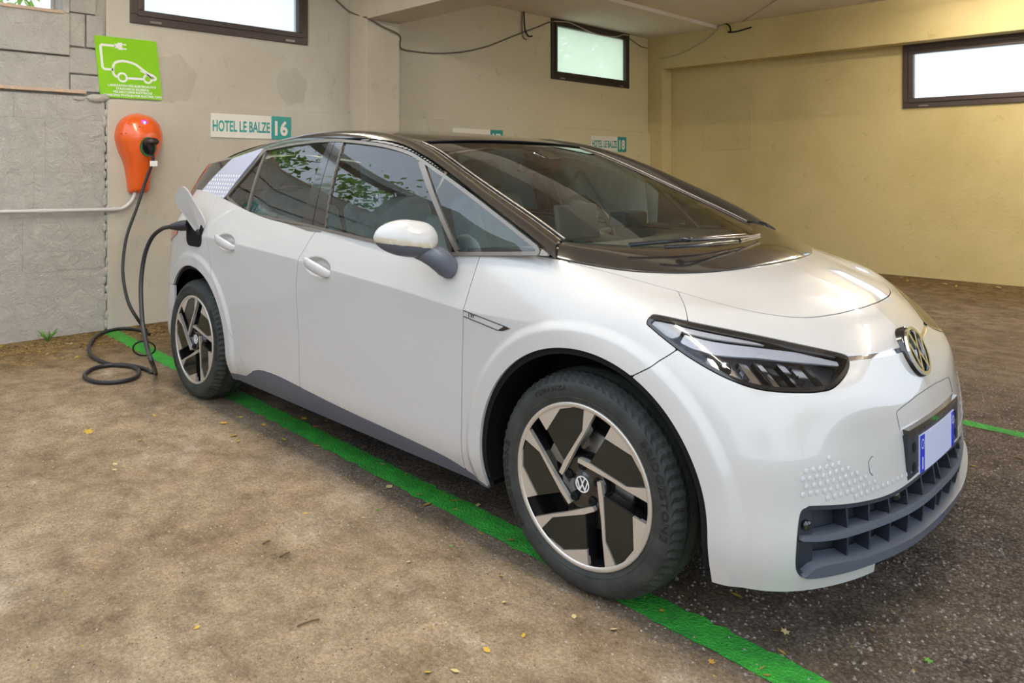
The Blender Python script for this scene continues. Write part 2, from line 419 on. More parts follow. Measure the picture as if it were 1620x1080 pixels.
# ---------------------------------------------------------------- room materials
def plaster(name, base, stain, rough=.85, bump=.35, dark=None, gy=None, big=0):
    m = bpy.data.materials.new(name); nt, p = nodes_of(m); L = nt.links.new
    p.inputs['Roughness'].default_value = rough; p.inputs['Specular IOR Level'].default_value = .2
    tc = nt.nodes.new('ShaderNodeTexCoord')
    def noise(sc, det=6, ro=.6):
        n = nt.nodes.new('ShaderNodeTexNoise'); n.inputs['Scale'].default_value = sc; n.inputs['Detail'].default_value = det; n.inputs['Roughness'].default_value = ro
        L(tc.outputs['Object'], n.inputs['Vector']); return n
    def rng(src, a, b):
        r = nt.nodes.new('ShaderNodeMapRange'); r.inputs['From Min'].default_value = a; r.inputs['From Max'].default_value = b; L(src, r.inputs['Value']); return r
    def mix(a, b, fac, blend='MIX'):
        x = nt.nodes.new('ShaderNodeMix'); x.data_type = 'RGBA'; x.blend_type = blend
        for i, s in ((6, a), (7, b)):
            if isinstance(s, tuple): x.inputs[i].default_value = (*s, 1)
            else: L(s, x.inputs[i])
        if isinstance(fac, float): x.inputs[0].default_value = fac
        else: L(fac, x.inputs[0])
        return x.outputs[2]
    c = mix(base, stain, rng(noise(.55, 5).outputs['Fac'], .42, .68).outputs[0])
    if gy:                                   # warm light painted into the plaster colour further along the wall
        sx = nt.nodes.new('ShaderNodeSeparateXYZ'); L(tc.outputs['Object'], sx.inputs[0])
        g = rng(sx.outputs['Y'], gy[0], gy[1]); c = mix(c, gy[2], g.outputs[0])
    c = mix(c, tuple(x*.72 for x in stain), rng(noise(7, 8, .7).outputs['Fac'], .60, .82).outputs[0])
    L(c, p.inputs['Base Color'])
    b1 = nt.nodes.new('ShaderNodeBump'); b1.inputs['Strength'].default_value = bump; b1.inputs['Distance'].default_value = .02
    n1 = noise(26, 8, .65); n2 = noise(2.2, 3)
    ad = nt.nodes.new('ShaderNodeMath'); ad.operation = 'ADD'; L(n1.outputs['Fac'], ad.inputs[0]); L(n2.outputs['Fac'], ad.inputs[1])
    L(ad.outputs[0], b1.inputs['Height']); L(b1.outputs[0], p.inputs['Normal'])
    if big:                                  # trowelled lumps and pits
        n3 = noise(9, 9, .75); n3.inputs['Distortion'].default_value = 1.4
        b2 = nt.nodes.new('ShaderNodeBump'); b2.inputs['Strength'].default_value = 1; b2.inputs['Distance'].default_value = big
        L(n3.outputs['Fac'], b2.inputs['Height']); L(b1.outputs[0], b2.inputs['Normal']); L(b2.outputs[0], p.inputs['Normal'])
    return m
M_PL = plaster('grey_plaster', (.60, .562, .49), (.51, .465, .385), gy=(1.9, 6.8, (.66, .575, .35)), bump=.25)  # yellow far-end tone stands in for warm light on the wall
M_PLR = plaster('warm_lit_plaster', (.63, .52, .265), (.52, .42, .19), bump=.22)  # beige plaster with warm lamp light put into its base colour
M_RO = plaster('rough_concrete', (.66, .625, .565), (.57, .54, .485), bump=.8, big=.028)
M_CEIL = plaster('painted_ceiling', (.76, .69, .62), (.68, .62, .55), bump=.12)
M_BEAM = plaster('painted_beam', (.64, .575, .49), (.55, .49, .40), bump=.12)
M_FRAME = mat('bronze_frame', (.045, .035, .03), rough=.4, metal=.3, bump=.05)
M_FRAME2 = mat('brown_frame', (.075, .055, .050), rough=.45, metal=.2, bump=.05)

def frosted(name, col, clear=.55):
    m = bpy.data.materials.new(name); m.use_nodes = True; nt = m.node_tree; nt.nodes.clear()
    o = nt.nodes.new('ShaderNodeOutputMaterial'); t = nt.nodes.new('ShaderNodeBsdfTranslucent'); d = nt.nodes.new('ShaderNodeBsdfGlossy'); x = nt.nodes.new('ShaderNodeMixShader')
    t.inputs[0].default_value = (*col, 1); d.inputs['Roughness'].default_value = .35; x.inputs[0].default_value = .06
    y = nt.nodes.new('ShaderNodeMixShader'); tr = nt.nodes.new('ShaderNodeBsdfTransparent'); y.inputs[0].default_value = clear
    nt.links.new(t.outputs[0], x.inputs[1]); nt.links.new(d.outputs[0], x.inputs[2]); nt.links.new(x.outputs[0], y.inputs[1]); nt.links.new(tr.outputs[0], y.inputs[2]); nt.links.new(y.outputs[0], o.inputs[0]); return m
M_FROST = frosted('frosted_glass', (.93, .97, .97)); M_FROSTG = frosted('frosted_green_glass', (.88, .97, .80), .30)

XB, YR_, ZC = -5.10, 7.70, 3.40
def struct(o, label=None, cat=None): return tag(o, label, cat, kind='structure')
def holed(axis, pos, th, a0, a1, z0, z1, holes):
    """wall slab perpendicular to axis (0: x, 1: y) with rectangular holes (a0,a1,z0,z1); pos is the room face, th the thickness away"""
    mb = MB(); A = sorted({a0, a1, *[h[0] for h in holes], *[h[1] for h in holes]}); Z = sorted({z0, z1, *[h[2] for h in holes], *[h[3] for h in holes]})
    for i in range(len(A)-1):
        for j in range(len(Z)-1):
            ca, cz = (A[i]+A[i+1])/2, (Z[j]+Z[j+1])/2
            if not (a0 < ca < a1 and z0 < cz < z1) or any(h[0] < ca < h[1] and h[2] < cz < h[3] for h in holes): continue
            if axis == 0: mb.box2((pos, A[i], Z[j]), (pos+th, A[i+1], Z[j+1]))
            else: mb.box2((A[i], pos, Z[j]), (A[i+1], pos+th, Z[j+1]))
    return mb

# floor
def floor_mat():
    m = bpy.data.materials.new('dusty_asphalt'); nt, p = nodes_of(m); L = nt.links.new
    p.inputs['Roughness'].default_value = .9; p.inputs['Specular IOR Level'].default_value = .25
    tc = nt.nodes.new('ShaderNodeTexCoord'); sx = nt.nodes.new('ShaderNodeSeparateXYZ'); L(tc.outputs['Object'], sx.inputs[0])
    def noise(sc, det=6, ro=.6, v=None):
        n = nt.nodes.new('ShaderNodeTexNoise'); n.inputs['Scale'].default_value = sc; n.inputs['Detail'].default_value = det; n.inputs['Roughness'].default_value = ro
        L(v or tc.outputs['Object'], n.inputs['Vector']); return n.outputs['Fac']
    def rng(src, a, b, c=0., d=1.):
        r = nt.nodes.new('ShaderNodeMapRange'); r.inputs['From Min'].default_value = a; r.inputs['From Max'].default_value = b
        r.inputs['To Min'].default_value = c; r.inputs['To Max'].default_value = d; L(src, r.inputs['Value']); return r.outputs[0]
    def mix(a, b, fac, blend='MIX'):
        x = nt.nodes.new('ShaderNodeMix'); x.data_type = 'RGBA'; x.blend_type = blend
        for i, s in ((6, a), (7, b)):
            if isinstance(s, tuple): x.inputs[i].default_value = (*s, 1)
            else: L(s, x.inputs[i])
        if isinstance(fac, float): x.inputs[0].default_value = fac
        else: L(fac, x.inputs[0])
        return x.outputs[2]
    def math_(op, a, b):
        x = nt.nodes.new('ShaderNodeMath'); x.operation = op
        for i, s in ((0, a), (1, b)):
            if isinstance(s, (int, float)): x.inputs[i].default_value = s
            else: L(s, x.inputs[i])
        return x.outputs[0]
    dust = mix((.42, .325, .225), (.30, .22, .14), rng(noise(1.1, 6), .38, .66))
    dust = mix(dust, (.50, .415, .32), rng(noise(2.6, 5), .56, .72))
    dust = mix(dust, (.19, .135, .08), rng(noise(4.0, 9, .75), .54, .74))
    dust = mix(dust, (.14, .10, .065), rng(noise(95, 6, .8), .60, .74))
    # bare asphalt with pale stone chips
    vo = nt.nodes.new('ShaderNodeTexVoronoi'); vo.inputs['Scale'].default_value = 95; L(tc.outputs['Object'], vo.inputs['Vector'])
    grit = noise(170, 4, .7)
    asp = mix((.16, .13, .125), (.42, .345, .30), rng(grit, .42, .62))
    asp = mix(asp, (.08, .065, .065), rng(vo.outputs['Distance'], .35, .65))
    yn = math_('ADD', sx.outputs['Y'], rng(noise(3.2, 5), 0, 1, -.35, .35))
    msk = rng(yn, -1.05, -.62)                     # the trodden dust lies on the walkway side of the bay line
    xf = rng(math_('ADD', sx.outputs['X'], rng(noise(1.4), 0, 1, -.8, .8)), -3.2, -1.6)
    far = math_('MULTIPLY', rng(sx.outputs['Y'], 1.4, 3.2, 1., .35), rng(noise(.9, 5), .36, .62, 1., .55))
    c = mix(dust, asp, math_('MULTIPLY', math_('MULTIPLY', msk, xf), far))
    # leaf-dust along the back wall and right wall
    lit = math_('MAXIMUM', rng(math_('ADD', sx.outputs['X'], rng(noise(3.0), 0, 1, -.5, .5)), -3.9, -4.6), rng(math_('ADD', sx.outputs['Y'], rng(noise(2.0), 0, 1, -.6, .6)), 5.6, 6.9))
    c = mix(c, mix((.30, .19, .06), (.15, .095, .035), rng(noise(14, 6, .7), .4, .6)), math_('MULTIPLY', lit, .75))
    c = mix(c, (.055, .04, .03), rng(noise(55, 4, .75), .66, .78))
    fine = mix((.36, .35, .33), (1.38, 1.36, 1.31), rng(noise(80, 10, .9), .36, .64))
    patch = mix((.50, .465, .41), (1.2, 1.19, 1.17), rng(noise(6.5, 9, .72), .36, .62))
    c = mix(c, patch, .8, 'MULTIPLY')
    c = mix(c, fine, 1.0, 'MULTIPLY')
    spk = rng(noise(210, 3, .6), .68, .74)
    c = mix(c, (.55, .48, .38), math_('MULTIPLY', spk, .7))
    L(c, p.inputs['Base Color'])
    h = math_('ADD', math_('MULTIPLY', grit, math_('ADD', math_('MULTIPLY', msk, 1.2), .5)), math_('MULTIPLY', noise(38, 5), .8))
    b = nt.nodes.new('ShaderNodeBump'); b.inputs['Strength'].default_value = .9; b.inputs['Distance'].default_value = .012; L(h, b.inputs['Height']); L(b.outputs[0], p.inputs['Normal'])
    return m
M_FLOOR = floor_mat()
_fl = MB(); _fl.add([(-14, -22, 0), (16, -22, 0), (16, 12, 0), (-14, 12, 0)], [(0, 1, 2, 3)])
_flo = _fl.build('floor', M_FLOOR, fix=False); struct(_flo, 'dusty grey asphalt garage floor with bare tan patches', 'floor')

# back wall: plastered bay, thicker below the ledge
H1 = (-3.60, -.913, 2.56, 3.28); H2 = (-.391, 1.33, 2.553, 3.24); H3 = (5.10, 6.91, 2.535, 3.365)
wb = holed(0, XB, -.25, -.58, YR_, 0, ZC, [H2, H3])
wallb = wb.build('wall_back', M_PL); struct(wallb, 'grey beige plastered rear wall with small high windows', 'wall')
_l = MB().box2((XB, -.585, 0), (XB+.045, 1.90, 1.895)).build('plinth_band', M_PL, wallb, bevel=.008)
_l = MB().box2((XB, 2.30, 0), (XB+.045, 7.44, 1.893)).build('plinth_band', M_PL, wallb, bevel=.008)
M_SPOT = plaster('patched_plaster', (.55, .51, .44), (.48, .435, .36), bump=.6)
for px, py, r0 in ((275, 125, .20), (462, 137, .17)):
    c_ = at_plane(px, py, 0, XB); n_ = 40
    MB().lathe([(0, .003), (r0*.93, .003), (r0, .0)], lambda x, y, h: np.array([XB + h, c_[1] + x*(1+.06*math.sin(5*y/r0)), c_[2] + y*1.05 + .02*math.sin(7*x/r0)]), n_).build('plaster_patch', M_SPOT, wallb)
# rough concrete bay to its left
wr = holed(0, XB-.02, -.25, -9.5, -.58, 0, ZC, [H1]); wallr = wr.build('wall_back_rough', M_RO); struct(wallr, 'rough bare concrete rear wall with cast joints', 'wall')
_l = MB().box2((XB-.02, -.912, 2.5555), (XB+.035, -.865, 3.4)); _l.box2((XB-.02, -9.4, 2.225), (XB+.035, -.865, 2.555))
_l.build('cast_panel', M_RO, wallr, bevel=.006)
_l = MB().box2((XB-.02, -9.4, 1.95), (XB+.012, -.86, 2.215)).build('cast_panel', M_RO, wallr, bevel=.006)
for y0, y1, z0, z1, d in ((-.862, -.664, 2.575, 3.38, .022), (-.862, -.748, 2.305, 2.568, .018), (-.735, -.606, 2.305, 2.568, .020), (-.862, -.612, 2.088, 2.292, .012), (-.855, -.622, 1.945, 2.076, .016)):
    _l = MB().box2((XB-.02, y0, z0), (XB+d, y1, z1)).build('concrete_block', M_RO, wallr, bevel=.008)
yy = -9.4
rowsz = [(1.715, 1.905), (1.295, 1.715), (.945, 1.295), (.515, .945), (0, .515)]
for r, (z0, z1) in enumerate(rowsz):
    y1 = -.60
    for k in range(9):
        wdt = (.36, .30, .44, .40, .52, .48, .6, .7, .8)[(k + 2*r) % 9]; y0 = y1 - wdt
        MB().box2((XB-.02, y0+.0004, z0+.0004), (XB+.030+.003*random.random(), y1-.0004, z1-.0004)).build('cast_block', M_RO, wallr, bevel=.0015)
        y1 = y0
M_CLAY = mat('clay_strip', (.62, .42, .29), rough=.85, bump=.6, bscale=60, col2=(.48, .40, .33), vscale=18)
_l = MB().box2((XB-.02, -3.6, 1.925), (XB+.05, -.745, 1.952)); tag(_l.build('clay_ledge_strip', M_CLAY, wallr, bevel=.004), 'pale orange clay strip')
_l = MB().box2((XB-.25, -3.60, 2.545), (XB+.045, -.913, 2.572)); tag(_l.build('clay_ledge_strip', M_CLAY, wallr, bevel=.004), 'clay sill under the open window')
_m = MB(); _m.ball((XB+.03, -.66, 1.895), (.035, .085, .035)); _m.ball((XB+.035, -.61, 1.905), (.03, .05, .028)); _m.ball((XB+.03, -.80, 1.885), (.02, .05, .018)); _m.build('mortar_lump', M_RO, wallr)
_m = MB()
for k in range(26):
    z = .05 + k*.072; _m.ball((XB+.035, -.592 + .012*math.sin(k*2.1), z), (.012, .010 + .012*random.random(), .03 + .02*random.random()), 8, 6)
tag(_m.build('mortar_seam', M_RO, wallr), kind='stuff')

# pillar and beams
_p = MB().box2((XB, 1.844, 0), (-4.80, 2.27, 2.86)).build('pillar_1', M_BEAM, bevel=.006); struct(_p, 'square painted concrete pillar against the rear wall', 'pillar')
_p = MB().box2((XB, 1.844, 2.85), (4.2, 2.27, ZC)).build('beam_1', M_BEAM, bevel=.006); struct(_p, 'painted concrete ceiling beam resting on the pillar', 'beam')
_p = MB().box2((XB, 7.44, 0), (-4.845, YR_, 2.86)).build('pillar_2', M_PLR, bevel=.006); struct(_p, 'shallow stained corner pillar tinted ochre for warm light', 'pillar')
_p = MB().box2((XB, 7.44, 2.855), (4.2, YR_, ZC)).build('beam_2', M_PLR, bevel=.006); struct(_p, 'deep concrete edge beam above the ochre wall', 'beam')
# right wall
H4 = (-1.603, .30, 2.075, 2.855)
wr_ = holed(1, YR_, .25, XB-.2, 4.2, 0, ZC, [H4]).build('wall_right', M_PLR); struct(wr_, 'stained plaster side wall with a long high window, tinted ochre for warm light', 'wall')
MB().box2((-4.33, YR_-.004, 1.60), (-3.55, YR_+.02, 2.52)).build('plaster_patch', plaster('patch_plaster', (.60, .495, .25), (.49, .395, .175)), wr_, bevel=.003)
# ceiling
ce = MB().box2((XB-.25, 2.27, ZC), (4.2, YR_+.25, ZC+.2)).build('ceiling', M_CEIL); struct(ce, 'painted concrete ceiling over the far bays', 'ceiling')
ce2 = MB().box2((XB-.25, -1.7, ZC), (4.2, 2.27, ZC+.2)).build('ceiling_2', M_CEIL); struct(ce2, 'painted concrete ceiling over the charging bay', 'ceiling')
_c = MB().box2((XB, 3.3, ZC-.05), (XB+1.15, 7.44, ZC+.01)).build('ceiling_drop', M_CEIL, ce, bevel=.004)
MB().box((-2.6, 6.4, ZC-.004), (.010, 6.0, .008), Matrix.Rotation(.75, 3, 'Z')).build('ceiling_cable', mat('painted_cable', (.40, .35, .30), rough=.7), ce)

def window(name, axis, pos, a0, a1, z0, z1, fm, pm, label, fw=.075, inn=.05, sgn=1):
    """dark metal frame with an inner sash and a frosted pane; sgn: which way the room lies"""
    root = empty(name, (pos, (a0+a1)/2, z0) if axis == 0 else ((a0+a1)/2, pos, z0)); struct(root, label, 'window')
    def bx(u0, u1, w0, w1, d0, d1):
        if axis == 0: return ((d0*sgn, u0-(a0+a1)/2, w0-z0), (d1*sgn, u1-(a0+a1)/2, w1-z0))
        return ((u0-(a0+a1)/2, d0*sgn, w0-z0), (u1-(a0+a1)/2, d1*sgn, w1-z0))
    def ring(u0, u1, w0, w1, t, d0, d1):
        mb = MB()
        mb.box2(*bx(u0, u1, w0, w0+t, d0, d1)); mb.box2(*bx(u0, u1, w1-t, w1, d0, d1)); mb.box2(*bx(u0, u0+t, w0+t, w1-t, d0, d1)); mb.box2(*bx(u1-t, u1, w0+t, w1-t, d0, d1)); return mb
    ring(a0, a1, z0, z1, fw, -.06, .022).build('window_frame', fm, root, bevel=.004)
    s = ring(a0+fw-.012, a1-fw+.012, z0+fw-.012, z1-fw+.012, inn, -.05, .034).build('sash', fm, root, bevel=.005)
    h = MB(); q = .6
    for t in (.12, .88):
        u = a0 + (a1-a0)*t; h.box2(*bx(u-.05, u+.05, z0+.012, z0+.032, .02, .034))
    h.build('hinge', mat('hinge_steel', (.3, .27, .25), rough=.4, metal=.8), root)
    e = fw + inn - .02
    MB().box2(*bx(a0+e, a1-e, z0+e, z1-e, -.022, -.016)).build('pane', pm, root)
    return root
window('window_2', 0, XB, *H2, M_FRAME2, M_FROST, 'long frosted window in a brown frame above the number 16 plate')
window('window_3', 0, XB, *H3, M_FRAME, M_FROSTG, 'small greenish frosted window under the ceiling by the corner', inn=.045)
window('window_4', 1, YR_, *H4, M_FRAME2, M_FROST, 'bright frosted window in the ochre wall under the beam', sgn=-1, inn=.055)
_w = empty('window_1', (XB, -2.2, 2.56)); struct(_w, 'unglazed opening in the rough concrete looking onto foliage', 'window')
MB().box2((-.25, 1.27, .0), (-.19, 1.285, .72)).build('reveal', M_RO, _w)

# painted bay lines
def paint_mat():
    m = bpy.data.materials.new('green_line_paint'); nt, p = nodes_of(m); L = nt.links.new; p.inputs['Roughness'].default_value = .7
    tc = nt.nodes.new('ShaderNodeTexCoord'); n = nt.nodes.new('ShaderNodeTexNoise'); n.inputs['Scale'].default_value = 9; n.inputs['Detail'].default_value = 8; n.inputs['Roughness'].default_value = .7
    n2 = nt.nodes.new('ShaderNodeTexNoise'); n2.inputs['Scale'].default_value = 120; n2.inputs['Detail'].default_value = 4
    L(tc.outputs['Object'], n.inputs['Vector']); L(tc.outputs['Object'], n2.inputs['Vector'])
    cr = nt.nodes.new('ShaderNodeValToRGB'); e = cr.color_ramp.elements; e[0].position = .3; e[0].color = (.012, .20, .02, 1); e[1].position = .7; e[1].color = (.045, .47, .035, 1)
    L(n.outputs['Fac'], cr.inputs[0]); L(cr.outputs[0], p.inputs['Base Color'])
    b = nt.nodes.new('ShaderNodeBump'); b.inputs['Strength'].default_value = 1; b.inputs['Distance'].default_value = .012; L(n2.outputs['Fac'], b.inputs['Height']); L(b.outputs[0], p.inputs['Normal'])
    return m
M_GREEN = paint_mat()
def bay_line(pts, w, label):
    """thin ragged painted stripe through (x, y) points"""
    P = []; n = 260; t = np.linspace(0, 1, n); c = np.array(pts, float)
    x = c[0, 0] + (c[1, 0]-c[0, 0])*t; y = c[0, 1] + (c[1, 1]-c[0, 1])*t
    j = RNG.normal(0, .0045, (2, n)); V = []; F = []
    for i in range(n): V += [(x[i], y[i]-w/2+j[0, i], .0022), (x[i], y[i]+w/2+j[1, i], .0022)]
    for i in range(n-1): F.append((2*i, 2*i+2, 2*i+3, 2*i+1))
    o = MB().add(V, F).build('floor_marking', M_GREEN, fix=False); return struct(o, label, 'marking')
bay_line([(-5.05, -.585), (3.2, -.86)], .118, 'bright green painted bay line running under the near wheels of the car')
bay_line([(-5.0, 2.12), (3.2, 1.72)], .085, 'green painted bay line on the far side of the car')

# ---------------------------------------------------------------- fluorescent battens over the charging bay (the room's own lamps) and fill battens added over the far bays
M_TUBE = mat('fluorescent_tube', (1, 1, 1), emit=(1.0, .90, .74), estr=74); M_CASE = mat('lamp_case', (.7, .7, .68), rough=.4)
def batten(x, y, label):
    o = empty('ceiling_lamp', (x, y, ZC), label, 'lamp', 'fluorescent ceiling lamps')
    MB().box((0, 0, -.03), (1.56, .09, .06)).build('lamp_case', M_CASE, o, bevel=.006)
    for s_ in (-.025, .025): MB().tube([(-.74, s_, -.135), (.74, s_, -.135)], .016, 10).build('tube', M_TUBE, o)
    for s_ in (-.76, .76): MB().box((s_, 0, -.09), (.03, .08, .13)).build('lamp_holder', M_CASE, o, bevel=.004)
batten(-3.2, -.95, 'twin tube ceiling lamp over the tail of the car'); batten(-.9, -.95, 'twin tube ceiling lamp over the middle of the car'); batten(1.4, -.95, 'twin tube ceiling lamp over the open floor ahead of the car'); batten(.5, 4.7, 'added twin tube fill lamp over the empty far bay'); batten(-.2, 6.5, 'added twin tube fill lamp beside the edge beam'); batten(2.7, 4.7, 'added twin tube fill lamp over the open end of the far bay')  # last three battens are added fill to brighten the right wall and far bays

# the yard wall opposite the bays
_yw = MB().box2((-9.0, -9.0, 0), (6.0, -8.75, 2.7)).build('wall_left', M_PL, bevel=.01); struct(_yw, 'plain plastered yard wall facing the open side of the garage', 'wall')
# ================================================================ the car
CAR = empty('electric_car', (0, 0, 0), 'white electric hatchback with black roof and bonnet panel plugged in to charge', 'car')
M_PAINT = mat('white_paint', (.575, .568, .565), rough=.32, coat=1.0, crough=.02, spec=.5)
M_GB = mat('gloss_black', (.012, .011, .012), rough=.12, coat=1.0, spec=.6)
M_ROOFB = mat('gloss_black_roof', (.022, .019, .017), rough=.16, coat=1.0, spec=.7)
M_TRIM = mat('satin_trim', (.26, .235, .21), rough=.28, metal=.75)
M_BOW = mat('satin_bow', (.34, .31, .28), rough=.30, metal=.7)
M_PLA = mat('grey_plastic', (.022, .026, .038), rough=.45, bump=.08, bscale=500, bdist=.002)
M_SILL = mat('sill_plastic', (.10, .115, .15), rough=.42, bump=.15, bscale=400, bdist=.002)
M_MAT = mat('matt_black', (.010, .010, .011), rough=.8, spec=.2)
M_CHR = mat('chrome', (.82, .84, .88), rough=.06, metal=1)
M_ALU = mat('machined_alloy', (.70, .65, .59), rough=.3, metal=.6)
M_RUB = mat('tyre_rubber', (.030, .033, .031), rough=.62, spec=.4, bump=.1, bscale=220, bdist=.002, col2=(.050, .053, .048), vscale=18)
M_LET = mat('tyre_lettering', (.012, .013, .013), rough=.5)
M_GLS = glass_mat('tinted_side_glass', (.80, .95, .94), ior=1.9)
M_WSG = glass_mat('windscreen_glass', (.95, 1.0, .96), ior=1.75)
M_LENS = glass_mat('clear_lens', (.93, .94, .96), ior=1.45)
M_LINER = mat('cabin_cloth', (.25, .33, .36), rough=.85, bump=.1, bscale=200)
M_SEAT = mat('seat_fabric', (.34, .46, .49), rough=.85, bump=.15, bscale=160, col2=(.28, .39, .42), vscale=20)
M_DASH = mat('dashboard_plastic', (.20, .21, .19), rough=.6)
M_RED = mat('tail_lamp_red', (.55, .03, .02), rough=.15, coat=1)
M_WHT = mat('white_print', (.85, .85, .85), rough=.4)
M_CPAN = mat('pale_blue_film', (.46, .50, .66), rough=.3, coat=1)

SA = grid_surf(body_points(700, 176), flip=True)
_n = SA.N; _c = np.abs(SA.P[:, 1]) < 1e-5; _n[_c, 1] = 0; _n[_c] /= np.linalg.norm(_n[_c], axis=1, keepdims=True)
ax, ay, az = SA.P[:, 0], np.abs(SA.P[:, 1]), SA.P[:, 2]; asz = np.stack([ay - ax, az], 1); axz = np.stack([ax, az], 1); axy = np.stack([ax, ay], 1)
def sub_sd(fn, shape, q, mask, far=1.0):
    r = np.full(len(q), far); r[mask] = fn(shape, q[mask]); return r
G2 = .0016
LA = [(-.445, 1.10), (-.452, 1.03), (-.486, .818), (-.498, .659), (-.507, .433), (-.518, .257), (-.52, .1)]
LB = [(-1.49, 1.10), (-1.509, 1.033), (-1.540, .985), (-1.585, .903), (-1.606, .80), (-1.608, .70), (-1.595, .563), (-1.597, .369), (-1.60, .1)]
LC = [(-2.61, 1.25), (-2.595, 1.10), (-2.588, 1.027), (-2.541, .915), (-2.494, .757), (-2.398, .631), (-2.28, .456), (-2.163, .326), (-2.12, .24), (-2.10, .1)]
LS = [(.43, 1.2), (.434, .936), (.452, .879), (.50, .835), (.522, .804), (.684, .722), (.79, .62), (.80, 0)]
HOOD = smooth_poly([(.551, -.092), (.551, .0), (.546, .092), (.528, .245), (.492, .38), (.433, .484), (.346, .576), (.208, .641), (.091, .694), (.002, .727), (-.113, .774)], 6, closed=False)
HOODP = np.vstack([HOOD, [(-.5, .80), (-.5, -.3), (.54, -.3)]])
HL = smooth_poly([(.614, .866), (.598, .882), (.558, .888), (.374, .865), (.192, .838), (-.005, .805), (-.215, .768), (-.238, .752), (-.200, .728), (-.105, .704), (-.037, .700), (.061, .704), (.234, .719), (.361, .748), (.479, .791), (.548, .825), (.602, .856)], 5)
GR = smooth_poly([(.112, .412), (.085, .424), (.045, .425), (-.207, .398), (-.367, .390), (-.563, .398), (-.78, .404), (-.95, .404), (-.95, .200), (-.78, .201), (-.614, .205), (-.27, .221), (-.068, .230), (.080, .238), (.118, .252), (.134, .285), (.129, .353)], 5)
frm = (ax > -.3)
sdA = line_sd(LA, axz); sdB = line_sd(LB, axz); sdC = line_sd(LC, axz)
sdS = np.where(ax > -.4, line_sd(LS, asz), 1.0)
sdH = sub_sd(poly_sd, HOODP, axy, frm); sdHL = sub_sd(poly_sd, HL, asz, frm & (az > .6) & (az < .95)); sdGR = sub_sd(poly_sd, GR, asz, frm & (az < .55))
fArF = np.where((ay > .5) & (np.abs(ax) < .7), .424 - np.hypot(ax - .015, np.maximum(az - .342, 0)), -1.)
fArR = np.where((ay > .5) & (np.abs(ax + 2.755) < .7), .424 - np.hypot(ax + 2.755, np.maximum(az - .342, 0)), -1.)
zl = f1([-2.40, -2.30, -2.17, -2.10, -2.04, -1.96, -1.843, -1.5, -1.269, -.9, -.631, -.47, -.38], [.228, .236, .248, .272, .300, .318, .323, .303, .288, .272, .256, .222, .196])
inlow = (ax > -2.42) & (ax < -.36)
fLow = np.where(inlow, zl(ax) - az, -1.0)
zsep = f1([-.8, -.66, -.52, -.22, 0, .2, .4, .6, .9], [.740, .741, .744, .757, .765, .785, .815, .866, .90])(asz[:, 0])
gs = np.where(asz[:, 0] < -.20, .0065, G2)
mx = lambda *a: np.max(np.stack(a), 0)
FLIP = np.array([1, -1, 1.])
def both(name, S, m, thick=.012, parent=CAR, label=None):
    """the near panel and its mirror twin across the car"""
    o = surf_obj(name, S, m, parent, thick); p = surf_obj(name, S.mirror(), m, parent, thick)
    if label: o['label'] = label; p['label'] = label
    return o, p
def whole(name, S, m, thick=.012, parent=CAR, label=None):
    o = surf_obj(name, S.join(S.mirror()), m, parent, 0)
    if thick:                                    # rim without the centre seam
        o2 = None
    if label: o['label'] = label
    return o
FD, FD2 = both('front_door', SA.cut(mx(sdA + G2, -sdB + G2, fLow + G2, fArF)), M_PAINT)
RD, RD2 = both('rear_door', SA.cut(mx(sdB + G2, -sdC + G2, fLow + G2, fArR)), M_PAINT)
FE, FE2 = both('front_wing', SA.cut(mx(-sdA + G2, -sdS + G2, -sdH + G2, -sdHL + G2, fArF, fLow + G2)), M_PAINT)
tail = (-3.05 - ax)
PORT = poly_sd(rrect(.21, .155, .05) + np.array([-2.715, .955]), axz)
QU, QU2 = both('rear_quarter_panel', SA.cut(mx(sdC + G2, fArR, fLow, np.minimum(tail, .62 - az) + G2)), M_PAINT)
RB, RB2 = both('rear_bumper', SA.cut(-np.minimum(tail, .62 - az) + G2), M_PAINT)
def sym(name, f, m, thick=.012, parent=CAR, label=None, off=0.0):
    """a panel that runs across the car's centre line"""
    S = SA.cut(f)
    if off: S = S.off(off)
    e = S.boundary(); keep = ~((np.abs(S.P[e[:, 0], 1]) < 1e-4) & (np.abs(S.P[e[:, 1], 1]) < 1e-4))
    J = S.join(S.mirror()); o = surf_obj(name, J, m, parent, 0)
    if thick:
        rim = _rim(S, e[keep], thick); surf_append(o, [rim, rim.mirror()])
    if label: o['label'] = label
    return o
def _rim(S, e, t):
    a, b = e[:, 0], e[:, 1]; Pa, Pb = S.P[a], S.P[b]; Qa, Qb = Pa - S.N[a]*t, Pb - S.N[b]*t
    nr = np.cross(Pb - Pa, S.N[a]); nr /= np.maximum(np.linalg.norm(nr, axis=1, keepdims=True), 1e-9); k = len(e)
    i = np.arange(k)*4; return Surf(np.stack([Pa, Pb, Qb, Qa], 1).reshape(-1, 3), np.repeat(nr, 4, 0), np.concatenate([np.stack([i+1, i, i+3], 1), np.stack([i+1, i+3, i+2], 1)]))
def surf_append(o, L):
    """rebuild o with extra surfaces joined"""
    me = o.data; n = len(me.vertices); P = np.zeros(n*3, np.float32); me.vertices.foreach_get('co', P); P = P.reshape(-1, 3)
    T = np.array([p.vertices[:] for p in me.polygons]); LN = np.array([c.vector[:] for c in me.corner_normals])
    N = np.zeros((n, 3)); N[T.ravel()] = LN
    S = Surf(P.astype(float), N, T)
    for x in L: S = S.join(x)
    q = surf_obj(o.name + '_tmp', S, None); md = q.data; o.data = md; md.materials.clear(); md.materials.append(me.materials[0]); md.name = me.name
    bpy.data.objects.remove(q); bpy.data.meshes.remove(me)
sym('bonnet', mx(sdH + G2), M_PAINT, label='white painted front half of the bonnet')
